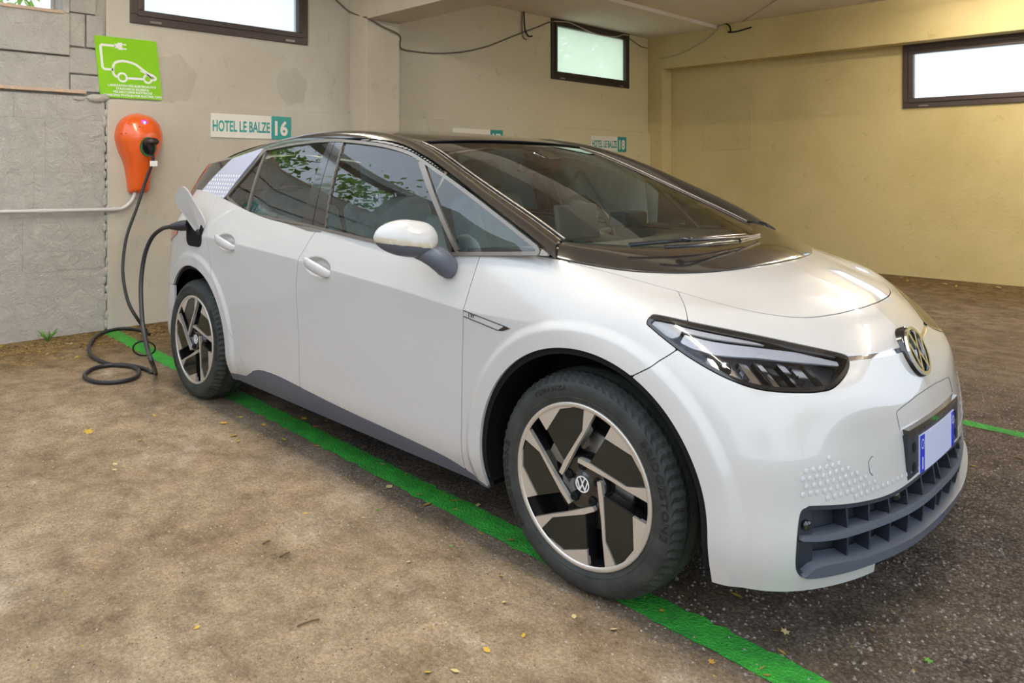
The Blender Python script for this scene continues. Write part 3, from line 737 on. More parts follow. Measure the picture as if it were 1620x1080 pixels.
sym('nose_panel', mx(sdS + G2, -sdH + G2, -sdHL + G2, -(az - zsep) + gs), M_PAINT)
lowcut = np.where(asz[:, 0] < -.26, .218 - az, -1.0)
sym('front_bumper', mx(sdS + G2, (az - zsep) + gs, -sdHL + G2, -sdGR + .001, fArF, lowcut), M_PAINT, thick=.03)
both('sill_trim', SA.cut(mx(-fLow + .001, fArF, fArR, ax + .392, -2.37 - ax)), M_SILL, .03, label='dark grey plastic sill cover')
# dark carcass just behind the skin so that the shut gaps read as gaps
liner = SA.cut(mx(fArF - .02, fArR - .02, -sdHL - .0, -sdGR, PORT*-1))
surf_obj('body_shell', liner.off(-.013).join(liner.off(-.013).mirror()), M_MAT, CAR)

# ---- black rear half of the bonnet
def wsx(t): return .02 - .24*np.abs(t)**2.2
def wsz(t): return 1.030 + .040*np.abs(t)**2
r8 = _G[:9, 8, :]                                          # bonnet rear edge (|y| positive)
_tq = np.linspace(0, 1, 60); _kn = np.concatenate([[0], np.cumsum(np.linalg.norm(np.diff(r8, axis=0), axis=1))]); _kn /= _kn[-1]
edge = nspline(_kn, r8, _tq)
wy = np.interp(_tq, _kn, [0, .18, .32, .43, .52, .585, .63, .665, .695]); wt = wy/.68
wb_ = np.stack([wsx(wt), wy, wsz(wt) - .004], 1); wb_[-8:, 0] -= np.linspace(0, .03, 8); wb_[-8:, 2] -= np.linspace(0, .012, 8)
rows = []
for k, q in enumerate(np.linspace(0, 1, 18)):
    p = edge + (wb_ - edge)*q; p[:, 2] += .020*np.sin(np.pi*min(q*.9 + .1, 1))
    rows.append(p)
lip0 = edge.copy(); lip0[:, 2] -= .012; lip1 = edge.copy(); lip1[:, 2] += .004; lip1[:, :2] *= [1.0, 1.0]
rows = [lip0, lip1] + rows
cp = np.stack(rows, 1); cp[..., 1] *= -1
SCW = grid_surf(cp)
if SCW.N[len(SCW.N)//2, 2] < 0: SCW = grid_surf(cp, flip=True)
_c = np.abs(SCW.P[:, 1]) < 1e-5; SCW.N[_c, 1] = 0
surf_obj('bonnet_rear_panel', SCW.join(SCW.mirror()), M_ROOFB, CAR)['label'] = 'gloss black rear half of the bonnet'

# ---- greenhouse
GS = grid_surf(green_side(420, 80))
if GS.N[len(GS.N)//2, 1] > 0: GS = grid_surf(green_side(420, 80), flip=True)
gx, gz = GS.P[:, 0], GS.P[:, 2]; gxz = np.stack([gx, gz], 1)
top = smooth_poly([(-2.505, 1.166), (-2.37, 1.28), (-2.245, 1.408), (-2.20, 1.418), (-1.917, 1.440), (-1.60, 1.446), (-1.251, 1.419), (-1.021, 1.382), (-.87, 1.335), (-.594, 1.228), (-.379, 1.132), (-.215, 1.052)], 6, closed=False)
DLO = np.vstack([top, [(-.205, 1.042), (-.66, 1.006), (-1.13, 1.030), (-1.517, 1.057), (-1.643, 1.066), (-2.0, 1.083), (-2.246, 1.097)]])
sdD = poly_sd(DLO, gxz)
U2 = [(-.135, 1.030), (-.273, 1.107), (-.512, 1.216), (-.813, 1.343), (-.902, 1.374), (-1.043, 1.417), (-1.277, 1.452), (-1.65, 1.464), (-1.96, 1.456), (-2.28, 1.430), (-2.642, 1.380), (-2.95, 1.325)]
Us = smooth_poly(U2, 6, closed=False)
sdU = line_sd(Us, gxz)                                       # positive = below the line (direction rearward)
lin = lambda p, q: line_sd([p, q], gxz)
lBr = gx + 1.645; lBf = lin((-1.52, 1.438), (-1.443, 1.055)); lBm = lin((-1.592, 1.445), (-1.545, 1.06))
lQr = lin((-2.247, 1.412), (-2.215, 1.092)); lFr = lin((-.915, 1.346), (-.574, 1.015)); lFf = lin((-.872, 1.34), (-.553, 1.015))
GO = -.005
for nm, f in (('front_door_window', mx(sdD, -lBf, lFr)), ('front_quarter_window', mx(sdD, -lFf)), ('rear_door_window', mx(sdD, lBr, -lQr + .010)), ('rear_quarter_window', mx(sdD, lQr + .010))):
    both(nm, GS.cut(f).off(GO), M_GLS, 0)
both('window_trim', GS.cut(mx(-sdD, sdD - .013)).off(.004), M_TRIM, .012)
both('roof_bow', GS.cut(mx(-sdD + .016, -sdU + .006, -(gz - 1.03), -gx - 2.30)).off(.003), M_BOW, .012, label='satin metal strip above the side windows')
pB, _ = both('door_pillar', GS.cut(mx(sdD, -lBr + .001, lBm + .002)).off(.001), M_GB, .01); both('door_pillar', GS.cut(mx(sdD, -lBm + .002, lBf + .001)).off(.001), M_GB, .01)
both('window_post', GS.cut(mx(sdD, np.abs(lQr) - .010)).off(.002), M_TRIM, .012); both('window_post', GS.cut(mx(sdD, -lFr, lFf)).off(.003), M_TRIM, .014)
both('front_window_seal', GS.cut(mx(sdD, np.abs(lBf - .005) - .004)).off(.003), M_TRIM, .01)
CPN = [(-2.290, 1.418), (-2.30, 1.430), (-2.642, 1.378), (-2.80, 1.28), (-2.985, 1.150), (-2.56, 1.150), (-2.535, 1.165)]
sdCp = poly_sd(CPN, gxz)
cpo, _ = both('rear_pillar_panel', GS.cut(sdCp).off(.004), M_CPAN, .012, label='pale bluish panel behind the rear side window')
def hexdots(pts, rad, h, to3, name, m, parent, n=6):
    mb = MB()
    for P, N in pts:
        N = N/np.linalg.norm(N); u = np.cross(N, (0, 0, 1)); u /= np.linalg.norm(u); w = np.cross(N, u); a = np.arange(n)/n*2*np.pi
        mb.add([P + N*h] + [P + rad*(math.cos(t)*u + math.sin(t)*w) + N*(h*.3) for t in a], [(0, 1 + i, 1 + (i+1) % n) for i in range(n)], True)
    o = mb.build(name, m, parent); o['kind'] = 'stuff'; return o
pts = []
for r in range(6):
    for c in range(14):
        x = -2.965 + c*.036 + (r % 2)*.018 + r*.022; z = 1.165 + r*.023
        if poly_sd(CPN, [(x, z)])[0] < -.008: pts.append((np.array([x, -yG(x, z) - .005, z]), np.array([0, -1, .25])))
hexdots(pts, .008, .0015, None, 'hexagon_pattern', M_WHT, cpo)
# pillars / roof rails between the side windows and the screen + roof
E3 = np.array([(-.215, .680, 1.070), (-.33, .666, 1.122), (-.555, .643, 1.218), (-.86, .604, 1.348), (-.97, .585, 1.392), (-1.11, .567, 1.434), (-1.32, .572, 1.478), (-1.65, .585, 1.503), (-1.96, .585, 1.497), (-2.28, .580, 1.464), (-2.65, .572, 1.402), (-2.95, .560, 1.345)])
U3 = np.array([(x, float(yG(x, z)) - .007, z) for x, z in U2])
tk = np.concatenate([[0], np.cumsum(np.linalg.norm(np.diff((E3+U3)/2, axis=0), axis=1))]); tq = np.linspace(0, tk[-1], 160)
Eq, Uq = nspline(tk, E3, tq), nspline(tk, U3, tq)
rl = []
for q in np.linspace(0, 1, 16):
    p = Uq + (Eq - Uq)*q; b = math.sin(math.pi*q)*.024; p[:, 1] += b*.72; p[:, 2] += b*.69; rl.append(p)
Rr = np.stack(rl, 1); Rr[..., 1] *= -1
SR = grid_surf(Rr)
if SR.N[len(SR.N)//2, 1] > 0: SR = grid_surf(Rr, flip=True)
both('roof_rail', SR, M_ROOFB, .012, label='gloss black windscreen pillar and roof edge')
def cross(E, Cn, pw=2.2, nt=41):
    t = np.linspace(-1, 1, nt)[None, :, None]; E = E[:, None, :]; Cn = Cn[:, None, :]; w = np.abs(t)**pw
    P = Cn + (E - Cn)*w; P[..., 1] = (-E[..., 1]*t[..., 0]); return P
tw = tk[:6]; tqw = np.linspace(0, tw[-1], 50)
Cw = np.array([(.02, 0, 1.030), (-.13, 0, 1.098), (-.42, 0, 1.222), (-.76, 0, 1.348), (-.89, 0, 1.391), (-1.09, 0, 1.449)])
Pw = cross(nspline(tw, E3[:6], tqw), nspline(tw, Cw, tqw))
def upgrid(P):
    S = grid_surf(P)
    return S if S.N[len(S.N)//2, 2] > 0 else grid_surf(P, flip=True)
WS = upgrid(Pw); surf_obj('windscreen', WS, M_WSG, CAR)
tr = tk[5:]; tqr = np.linspace(tr[0], tr[-1], 70)
_zc = f1([-3.4, -3.1, -2.8, -2.4, -2.04, -1.6, -1.307, -1.09], [1.35, 1.405, 1.475, 1.527, 1.541, 1.520, 1.488, 1.452])
Er = nspline(tr, E3[5:], tqr); xc = Er[:, 0] + .02*np.exp(-((Er[:, 0]+1.11)/.2)**2); xc = np.where(Er[:, 0] < -2.6, Er[:, 0] - .3*(-(Er[:, 0]+2.6)), xc)
Cr = np.stack([xc, 0*xc, _zc(xc)], 1)
surf_obj('roof', upgrid(cross(Er, Cr)), M_ROOFB, CAR)['label'] = 'gloss black roof panel'
MB().tube([(p[0]+.004, p[1], p[2]+.002) for p in cross(Er[:1], Cr[:1])[0]], .004, 6).build('screen_seal', M_MAT, CAR)
for sg in (-1, 1): MB().tube([(p[0]+.004, sg*(p[1]-.004), p[2]+.003) for p in nspline(tw, E3[:6], tqw)], .0045, 6).build('screen_seal', M_TRIM, CAR)
# tailgate
TG = np.array([[(-2.64, .690, 1.380), (-3.00, .665, 1.352), (-3.24, .46, 1.362), (-3.30, 0, 1.372)], [(-2.81, .722, 1.265), (-3.10, .690, 1.255), (-3.31, .50, 1.262), (-3.385, 0, 1.270)], [(-2.985, .752, 1.150), (-3.20, .710, 1.150), (-3.36, .52, 1.160), (-3.45, 0, 1.165)]])
tgq = np.stack([nspline([0, 1, 2, 3], TG[i], np.linspace(0, 3, 30)) for i in range(3)]); tgq = nspline([0, 1, 2], tgq.reshape(3, -1), np.linspace(0, 2, 14)).reshape(14, 30, 3); tgq[..., 1] *= -1
ST = grid_surf(tgq)
if ST.N[len(ST.N)//2, 0] > 0: ST = grid_surf(tgq, flip=True)
surf_obj('tailgate', ST.join(ST.mirror()), M_GB, CAR)
# roof end / spoiler between rail end and tailgate top
SPT = np.stack([np.stack([nspline([0, 1, 2], np.array([(-2.64, .69, 1.382), (-2.95, .56, 1.345+.012), (-3.04, 0, 1.418)]), np.linspace(0, 2, 24))]), np.stack([tgq[0][np.linspace(0, 29, 24).astype(int)]*[1, -1, 1]])], 0)[:, 0]
sp = np.stack([SPT[0] + (SPT[1]-SPT[0])*q for q in np.linspace(0, 1, 6)]); sp[..., 1] *= -1
SS = upgrid(sp); surf_obj('roof_spoiler', SS.join(SS.mirror()), M_GB, CAR)
both('tail_lamp', SA.cut(poly_sd([(-2.94, .985), (-3.0, .93), (-3.25, .86), (-3.4, .86), (-3.4, 1.0), (-3.1, 1.0)], axz)).off(.004), M_RED, .01)

# ---- headlights
def at_sz(s, z, cache={}):
    if 'm' not in cache:
        m = np.where((ax > .12))[0]; cache['m'] = m; cache['q'] = asz[m]
    d = ((cache['q'] - np.array([s, z]))**2).sum(1); k = np.argsort(d)[:4]; w = 1/(d[k]+1e-7); w /= w.sum(); i = cache['m'][k]
    return (SA.P[i]*w[:, None]).sum(0), (SA.N[i]*w[:, None]).sum(0)
M_HOUS = mat('lamp_housing', (.34, .34, .38), rough=.25, metal=.7); M_DRL = mat('light_guide', (.62, .64, .72), rough=.22, coat=.6, bump=.5, bscale=300, bdist=.003)
M_REFL = mat('reflector', (.86, .85, .83), rough=.12, metal=1)
hs = SA.cut(sdHL + G2)
cav = SA.cut(sdHL + .010).off(-.060)
hz = hs
for side in (0, 1):
    mir = (lambda S: S.mirror()) if side else (lambda S: S)
    sg = FLIP if side else np.ones(3)
    h = surf_obj('headlight', mir(cav), M_HOUS, CAR); h['label'] = 'clear headlight in a black surround'
    rim = SA.cut(mx(sdHL + G2, -(sdHL + .011)))
    surf_obj('bezel', mir(rim.off(.001)), M_GB, h, .055)
    surf_obj('lens', mir(SA.cut(sdHL + .011).off(.0)), M_LENS, h)
    q = asz
    band = poly_sd([(.475, .850), (.374, .836), (.192, .816), (-.005, .792), (-.195, .757), (-.195, .748), (-.005, .771), (.192, .793), (.374, .805), (.46, .818), (.50, .830)], q)
    strp = poly_sd([(.60, .90), (.374, .88), (-.005, .82), (-.21, .77), (-.195, .760), (-.005, .796), (.192, .820), (.374, .840), (.475, .854)], q)
    surf_obj('upper_insert', mir(SA.cut(mx(strp, sdHL + .013)).off(-.008)), mat('lamp_insert', (.62, .62, .64), rough=.25, coat=.5), h, .006)
    surf_obj('light_guide', mir(SA.cut(mx(band, sdHL + .013)).off(-.014)), M_DRL, h, .006)
    tip = poly_sd([(.60, .90), (.48, .90), (.47, .868), (.50, .842), (.53, .835), (.63, .86)], q)
    surf_obj('white_insert', mir(SA.cut(mx(tip, sdHL + .013)).off(-.006)), M_PAINT, h, .01)
    for k, (s0, wd, sl, m_, of) in enumerate(((.40, .030, .8, M_REFL, -.030), (.352, .052, 1.0, M_REFL, -.040), (.285, .012, 1.2, M_GB, -.022), (.265, .040, 1.3, M_REFL, -.034), (.214, .016, 1.4, M_GB, -.020), (.190, .030, 1.5, M_REFL, -.030), (.150, .040, 1.6, M_GB, -.036), (.100, .036, 1.7, M_REFL, -.026), (.055, .010, 1.7, M_GB, -.020), (.036, .050, 1.7, M_REFL, -.034), (-.025, .030, 1.5, M_GB, -.028))):
        zt = float(np.interp(s0, [-.1, .192, .374, .46], [.765, .790, .802, .815]))
        sd = poly_sd([(s0, zt), (s0 - wd, zt - .008), (s0 - wd - .09*sl*.6, zt - .098), (s0 - .09*sl*.6, zt - .090)], q)
        Sx = SA.cut(mx(sd, sdHL + .016)).off(of)
        if len(Sx.T): surf_obj('reflector' if m_ is M_REFL else 'lamp_divider', mir(Sx), m_, h, .02)
    (p0, n0) = at_sz(.335, .775)
    MB().lathe([(0, .0), (.016, -.004), (.026, -.016), (.029, -.024)], lambda x, y, hh: (p0 - n0*.020 + np.array([0, 0, 1.])*y + np.cross((0, 0, 1.), n0)*x + n0*hh)*sg, 24).build('lamp_projector', M_REFL, h)
# chrome light strip between the lamps
strip = SA.cut(mx(asz[:, 0] + .205, np.abs(az - zsep) - .0085, ax*0 + np.where(ax > .3, -1., 1.)))
surf_obj('chrome_strip', strip.off(-.003).join(strip.off(-.003).mirror()), M_CHR, CAR)

# ---- emblem strokes shared by nose badge and wheel caps
VW = [[(-.37, .82), (0, .10), (.37, .82)], [(-.80, .42), (-.385, -.74), (0, .02), (.385, -.74), (.80, .42)]]
def emblem(mb, to3, r, d0, d1, w=.15):
    for pl in VW:
        for qd in stroke(np.array(pl)*r*.94, w*r): mb.prism(qd, to3, d0, d1)
    a = np.radians(np.arange(48)*7.5)
    for i in range(48):
        j = (i+1) % 48; mb.prism([(r*.86*math.cos(a[i]), r*.86*math.sin(a[i])), (r*math.cos(a[i]), r*math.sin(a[i])), (r*math.cos(a[j]), r*math.sin(a[j])), (r*.86*math.cos(a[j]), r*.86*math.sin(a[j]))], to3, d0, d1)
bc = np.array([.690, 0, .732]); bn = np.array([.93, 0, .36]); bn /= np.linalg.norm(bn); bv = np.array([-bn[2], 0, bn[0]]); bu = np.array([0, 1., 0])
t3b = lambda u, v, d: bc + bu*u + bv*v + bn*d
mb = MB().lathe([(.0, -.004), (.079, -.004), (.082, -.012), (.080, -.055)], lambda x, y, h: t3b(x, y, h), 48); bdg = mb.build('badge', M_GB, CAR); bdg['label'] = 'round chrome emblem on the nose'
mb = MB(); emblem(mb, t3b, .0775, -.006, .004, .14); mb.build('emblem', M_CHR, bdg)

# ---- front grille, plate, details
gg = lambda f, off=0.: (lambda S: S.join(S.mirror()))(SA.cut(f).off(off))
surf_obj('lower_grille', gg(sdGR + .004, -.055), M_PLA, CAR)['label'] = 'dark plastic lower air intake'
GRL = [o for o in CAR.children if o.name.startswith('lower_grille')][0]
fr = mx(sdGR + .001, -(sdGR + .011))
SF = SA.cut(fr).off(-.004); surf_obj('grille_frame', SF.join(SF.mirror()), M_PLA, GRL, .05)
zs = f1([-.9, -.76, -.4, 0, .12], [.318, .318, .322, .336, .345])(asz[:, 0])
SB = SA.cut(mx(sdGR + .012, np.abs(az - zs) - np.interp(asz[:, 0], [-.8, -.1, .10, .115], [.012, .011, .006, .0001]))).off(-.006); surf_obj('grille_bar', SB.join(SB.mirror()), M_SILL, GRL, .045)
zlp = f1([-.9, -.5, -.2, .02, .06, .10, .14], [.240, .244, .256, .272, .268, .250, .245])(asz[:, 0])
SLp = SA.cut(mx(sdGR + .004, az - zlp)).off(.010); surf_obj('grille_lip', SLp.join(SLp.mirror()), M_SILL, GRL, .06)
SE_ = SA.cut(mx(sdGR + .010, .045 - asz[:, 0])).off(-.018); surf_obj('grille_end', SE_, M_PLA, GRL, .03); surf_obj('grille_end', SE_.mirror(), M_PLA, GRL, .03)
for s0 in np.arange(-.73, .0, .122):
    for lo, hi in ((0, 1), (1, 0)):
        S1 = SA.cut(mx(sdGR + .011, np.abs(asz[:, 0] - s0) - .005, (zs + .008 - az) if lo else (az - zs + .008))).off(-.012)
        if len(S1.T): surf_obj('grille_rib', S1, M_PLA, GRL, .045); surf_obj('grille_rib', S1.mirror(), M_PLA, GRL, .045)
for s0, z0 in ((.075, .375), (-.42, .372)):
    P0, N0 = at_sz(s0, z0)
    for sg in (1, -1):
        F_ = np.array([1, sg, 1]); N1 = N0*F_; u = np.cross(N1, (0, 0, 1)); u /= np.linalg.norm(u); w = np.cross(N1, u); P1 = P0*F_ - N1*.014
        MB().lathe([(0, .006), (.010, .006), (.013, .003), (.015, -.006)], lambda x, y, h: P1 + u*x + w*y + N1*h, 16).build('parking_sensor', M_GB, GRL)
# raised hexagon dots on the bumper corners
dots = []; dp = [(.105, .445), (.11, .520), (.06, .530), (-.02, .540), (-.08, .520), (-.25, .445), (-.36, .420), (-.60, .425), (-.60, .412), (-.36, .402), (-.20, .412), (.0, .440), (.06, .440)]
for r in range(7):
    for c in range(28):
        s_, z_ = .10 - c*.0315 - (r % 2)*.01575, .420 + r*.0195
        if poly_sd(dp, [(s_, z_)])[0] < 0: dots.append(at_sz(s_, z_))
BMP = [o for o in CAR.children if o.name.startswith('front_bumper')][0]
hexdots(dots + [(P*FLIP, N*FLIP) for P, N in dots], .0082, .0032, None, 'hexagon_dots', mat('white_paint_dots', (.60, .60, .63), rough=.35, coat=1), BMP)
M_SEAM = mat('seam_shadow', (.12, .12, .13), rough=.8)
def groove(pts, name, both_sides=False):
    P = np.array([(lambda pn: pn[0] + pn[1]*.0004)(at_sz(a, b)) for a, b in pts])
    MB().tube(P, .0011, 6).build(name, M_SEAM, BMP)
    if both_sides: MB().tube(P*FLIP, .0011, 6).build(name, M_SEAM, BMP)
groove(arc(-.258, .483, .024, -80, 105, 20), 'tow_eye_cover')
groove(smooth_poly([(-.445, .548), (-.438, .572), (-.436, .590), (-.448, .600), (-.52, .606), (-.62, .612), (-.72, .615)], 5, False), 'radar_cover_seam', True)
# number plate
pl = empty('number_plate', (0, 0, 0)); pl.parent = CAR; pl['label'] = 'white number plate with blue end bands'
px_, pz_ = .751, .458
bow = lambda y: -.13*y*y
def slab(y0, y1, z0, z1, x0, x1, n=14):
    ys = np.linspace(y0, y1, n); P = []
    for y in ys: P.append([(x1+bow(y), y, z0), (x1+bow(y), y, z1)])
    P = np.array(P); mb = MB().grid(P, True)
    V = [(x0+bow(y), y, z0) for y in ys]; Q = [(x0+bow(y), y, z1) for y in ys]
    mb.grid(np.array([[(x1+bow(y), y, z1), (x0+bow(y), y, z1)] for y in ys]), False); mb.grid(np.array([[(x0+bow(y), y, z0), (x1+bow(y), y, z0)] for y in ys]), False)
    for y in (y0, y1): mb.add([(x0+bow(y), y, z0), (x1+bow(y), y, z0), (x1+bow(y), y, z1), (x0+bow(y), y, z1)], [(0, 1, 2, 3)])
    return mb
slab(-.265, .265, .402, .530, .70, px_-.004).build('plate_bracket', M_PLA, pl, bevel=.003)
slab(-.258, .258, .524, .546, .70, px_-.004).build('plate_lamp_strip', M_GB, pl)
slab(-.182, .182, .401, .515, px_-.006, px_).build('plate_blank', mat('plate_white', (.60, .63, .86), rough=.35), pl)
M_BLUE = mat('plate_blue', (.01, .03, .62), rough=.35)
slab(-.181, -.145, .402, .514, px_-.002, px_+.0008).build('blue_band', M_BLUE, pl); slab(.145, .181, .402, .514, px_-.002, px_+.0008).build('blue_band', M_BLUE, pl)
mb = MB()
t3p = lambda u, v, d: np.array([px_ + bow(u) + .0012 + d, u, v])
for k in range(12): a = k*math.pi/6; mb.prism(arc(-.163 + .0105*math.cos(a), .487 + .0135*math.sin(a), .0022, 0, 300, 6), t3p, 0, .0004)
for qd in stroke([(-.163, .412), (-.163, .448)], .006): mb.prism(qd, t3p, 0, .0004)
ra = arc(.163, .487, .012, 0, 360, 20)[:-1]
for qd in stroke(ra, .0035, True): mb.prism(qd, t3p, 0, .0004)
mb.build('band_marks', M_WHT, pl)
for y in (-.218, .218):
    for z in (.49, .43): MB().lathe([(0, .001), (.011, .001), (.013, 0)], lambda a, b, h: t3p(y + a, z + b*1.2, -.004 + h), 16).build('bracket_hole', M_MAT, pl)

# ---- edition strip on the wing
def on_side(x, z, off=.002):
    m = np.where((np.abs(ax - x) < .03) & (np.abs(az - z) < .03) & (ay > .5))[0]; d = (ax[m]-x)**2 + (az[m]-z)**2; k = m[np.argsort(d)[:3]]
    return np.array([x, SA.P[k, 1].mean() - off, z])
out = [(-.482, .818), (-.265, .788), (-.30, .7745), (-.325, .773), (-.482, .797)]
mb = MB()
for qd in stroke([(-.484, .818), (-.275, .7885)], .0028) + stroke([(-.484, .797), (-.322, .773)], .0028): mb.prism(qd, lambda u, v, d: on_side(u, v, d), .0008, .0022)
mb.prism([(-.322, .7716), (-.29, .7905), (-.262, .7872), (-.298, .7735)], lambda u, v, d: on_side(u, v, d), .0008, .0024)
ed = mb.build('edition_strip', M_GB, CAR); ed['label'] = 'thin black edition mark reading 1ST on the wing'
V, F = text_mesh('1', .020, .0006, 1.0); V2, F2 = text_mesh('ST', .0135, .0006, 1.25)
mb = MB(); mb.add([on_side(-.462 + p[0], .7985 + p[1] - .10*p[0], .0024) for p in V], F); mb.add([on_side(-.448 + p[0], .800 + p[1] - .10*p[0], .0024) for p in V2], F2); mb.build('lettering', M_GB, ed)

# ---- door handles
def handle(x, z, par, sg):
    L_ = .108; mb = MB(); path = []; rr = []
    for t in np.linspace(-1, 1, 17):
        y = -.898 - .020*(1-abs(t)**3.5) + (.012 if abs(t) > .98 else 0); path.append((x + t*L_, y*1.0, z - .030*t*.8)); rr.append(.006 + .0105*(1-abs(t)**4))
    P = np.array(path); n = 12; rows = []
    for p, r in zip(P, rr):
        a = np.arange(n+1)/n*2*np.pi; rows.append(np.stack([np.full(n+1, p[0]), p[1] + .62*r*np.cos(a), p[2] + 1.55*r*np.sin(a)], 1))
    G = np.stack(rows); G[..., 1] *= sg
    mb.grid(G, True); return mb.build('door_handle', M_PAINT, par)
handle(-1.428, .884, FD, 1); handle(-2.318, .932, RD, 1); handle(-1.428, .884, FD2, -1); handle(-2.318, .932, RD2, -1)

# ---- charging flap and socket (near rear quarter)
so = MB(); so.prism(rrect(.20, .15, .045), lambda u, v, d: np.array([-2.715+u, -.893+d, .955+v]), .0, .06); sock = so.build('charging_socket', M_MAT, CAR); sock['label'] = 'dark charging socket recess in the rear quarter'
Q4 = np.array([(-2.662, -.884, .938), (-2.585, -.872, 1.018), (-2.655, -.975, 1.238), (-2.815, -.970, 1.150)])   # hinge low, hinge high, free high, free low
fnn = np.cross(Q4[1]-Q4[0], Q4[3]-Q4[0]); fnn /= np.linalg.norm(fnn)
def flap3(u, v, d):
    a, b = u + .5, v + .5; return (Q4[0]*(1-a)*(1-b) + Q4[1]*a*(1-b) + Q4[2]*a*b + Q4[3]*(1-a)*b) + fnn*d
fo = MB().prism(rrect(1, 1, .24, 7), flap3, -.005, .005).build('charging_flap', M_PAINT, CAR, bevel=.002); fo['label'] = 'open white charging flap'
MB().tube([(-2.66, -.865, .945), (-2.64, -.892, .955), (-2.655, -.90, .975)], .012, 8).build('flap_hinge', M_PLA, fo)

# ---- door mirrors
def mirror_unit(par, sg):
    # housing: squashed egg, its long axis reaching out from the door; front face looks forward
    O = np.array([-.675, -1.008, 1.058]); o = np.array([-.42, -.86, .12]); o /= np.linalg.norm(o)         # towards the tip
    up_ = np.array([.02, .10, 1.]); up_ -= o*(up_@o); up_ /= np.linalg.norm(up_); fwd = np.cross(o, up_); fwd = fwd if fwd[0] > 0 else -fwd
    def pt(a, b):       # a: longitude about long axis, b: -1..1 along it (tip = +1)
        w = (1-abs(b)**(1.75 if b > 0 else 4.0))**.5; w = max(w, .001)
        ca, sa = math.cos(a), math.sin(a)
        f = .062*w*ca if ca > 0 else .050*w*ca
        u = .074*w*sa if sa > 0 else .058*w*sa
        return O + o*b*.118 + fwd*f + up_*u
    na, nb = 144, 60
    def part(cond, name, m, grow=0., th=0):
        mb = MB(); A = np.linspace(-math.pi, math.pi, na+1); B = np.linspace(-1, 1, nb+1)
        G = np.array([[pt(a, b) for b in B] for a in A]); F = []
        c = G.mean((0, 1)); D = G - (c + ((G-c)@o)[..., None]*o*.9); D /= np.maximum(np.linalg.norm(D, axis=2, keepdims=True), 1e-6); G = G + D*grow
        for i in range(na):
            for j in range(nb):
                a = (A[i]+A[i+1])/2; b = (B[j]+B[j+1])/2
                if cond(a, b): F.append((i*(nb+1)+j, (i+1)*(nb+1)+j, (i+1)*(nb+1)+j+1, i*(nb+1)+j+1))
        V = G.reshape(-1, 3)*np.array([1, sg, 1]); mb.add(V, F, True); return mb
    def height(a, b): return (pt(a, b) - O)@up_
    z0, z1 = -.016, .003
    root = part(lambda a, b: height(a, b) < z0, 'lower', None).build('side_mirror', M_SILL, par); root['label'] = 'door mirror with a white cap over a dark base'
    part(lambda a, b: height(a, b) >= z1 and math.cos(a) > -.55, 'cap', None, .002).build('mirror_cap', M_PAINT, root)
    part(lambda a, b: z0 <= height(a, b) < z1 and math.cos(a) > -.3, 'ind', None, .0015).build('turn_indicator', mat('indicator_lens', (.55, .48, .36), rough=.12, coat=1, col2=(.66, .62, .56), vscale=40), root)
    part(lambda a, b: height(a, b) >= z0 and math.cos(a) <= -.3, 'back', None, -.001).build('mirror_glass', M_CHR, root)
    arm = smooth_poly(np.array([(-.668, -.972, 1.016), (-.628, -.948, 1.010), (-.598, -.920, .992), (-.588, -.892, .966), (-.592, -.866, .938)]), 5, False)*np.array([1, sg, 1])
    rr = np.interp(np.linspace(0, 1, len(arm)), [0, .25, .5, .8, 1], [.022, .036, .043, .042, .030])
    MB().tube(arm, rr, 18).build('mirror_arm', M_SILL, root)
mirror_unit(FD, 1); mirror_unit(FD2, -1)

# ---- wipers
def on_screen(px, py, up=.012):
    """point where the sight line through a pixel meets the bonnet rear panel or screen base, lifted a little"""
    p = at_plane(px, py, 2, 1.062 + up); return p
M_WIP = mat('wiper_black', (.015, .016, .022), rough=.25, coat=.6)
w1 = [at_plane(996, 387, 2, 1.062), at_plane(1040, 383, 2, 1.066), at_plane(1086, 379, 2, 1.068), at_plane(1130, 375.5, 2, 1.066), at_plane(1178, 371.5, 2, 1.056)]
wi = MB().tube(smooth_poly(w1, 5, False), .0075, 8).build('wiper', M_WIP, CAR); wi['label'] = 'windscreen wiper at rest'
MB().tube(smooth_poly([at_plane(1082, 380, 2, 1.072), at_plane(1120, 378, 2, 1.070), at_plane(1165, 376, 2, 1.060), at_plane(1200, 372.5, 2, 1.046)], 5, False), [.006]*15 + [.010], 8).build('wiper_arm', M_WIP, wi)
MB().ball(at_plane(1087, 378, 2, 1.075), (.018, .022, .011)).build('wiper_joint', M_WIP, wi)
w2 = [at_plane(1052, 390.5, 2, 1.055), at_plane(1100, 388, 2, 1.056), at_plane(1140, 384, 2, 1.052), at_plane(1172, 381, 2, 1.045)]
wi = MB().tube(smooth_poly(w2, 5, False), .0065, 8).build('wiper', M_WIP, CAR); wi['label'] = 'windscreen wiper at rest'
MB().tube([at_plane(1170, 381, 2, 1.047), at_plane(1200, 374, 2, 1.044)], .008, 8).build('wiper_arm', M_WIP, wi)

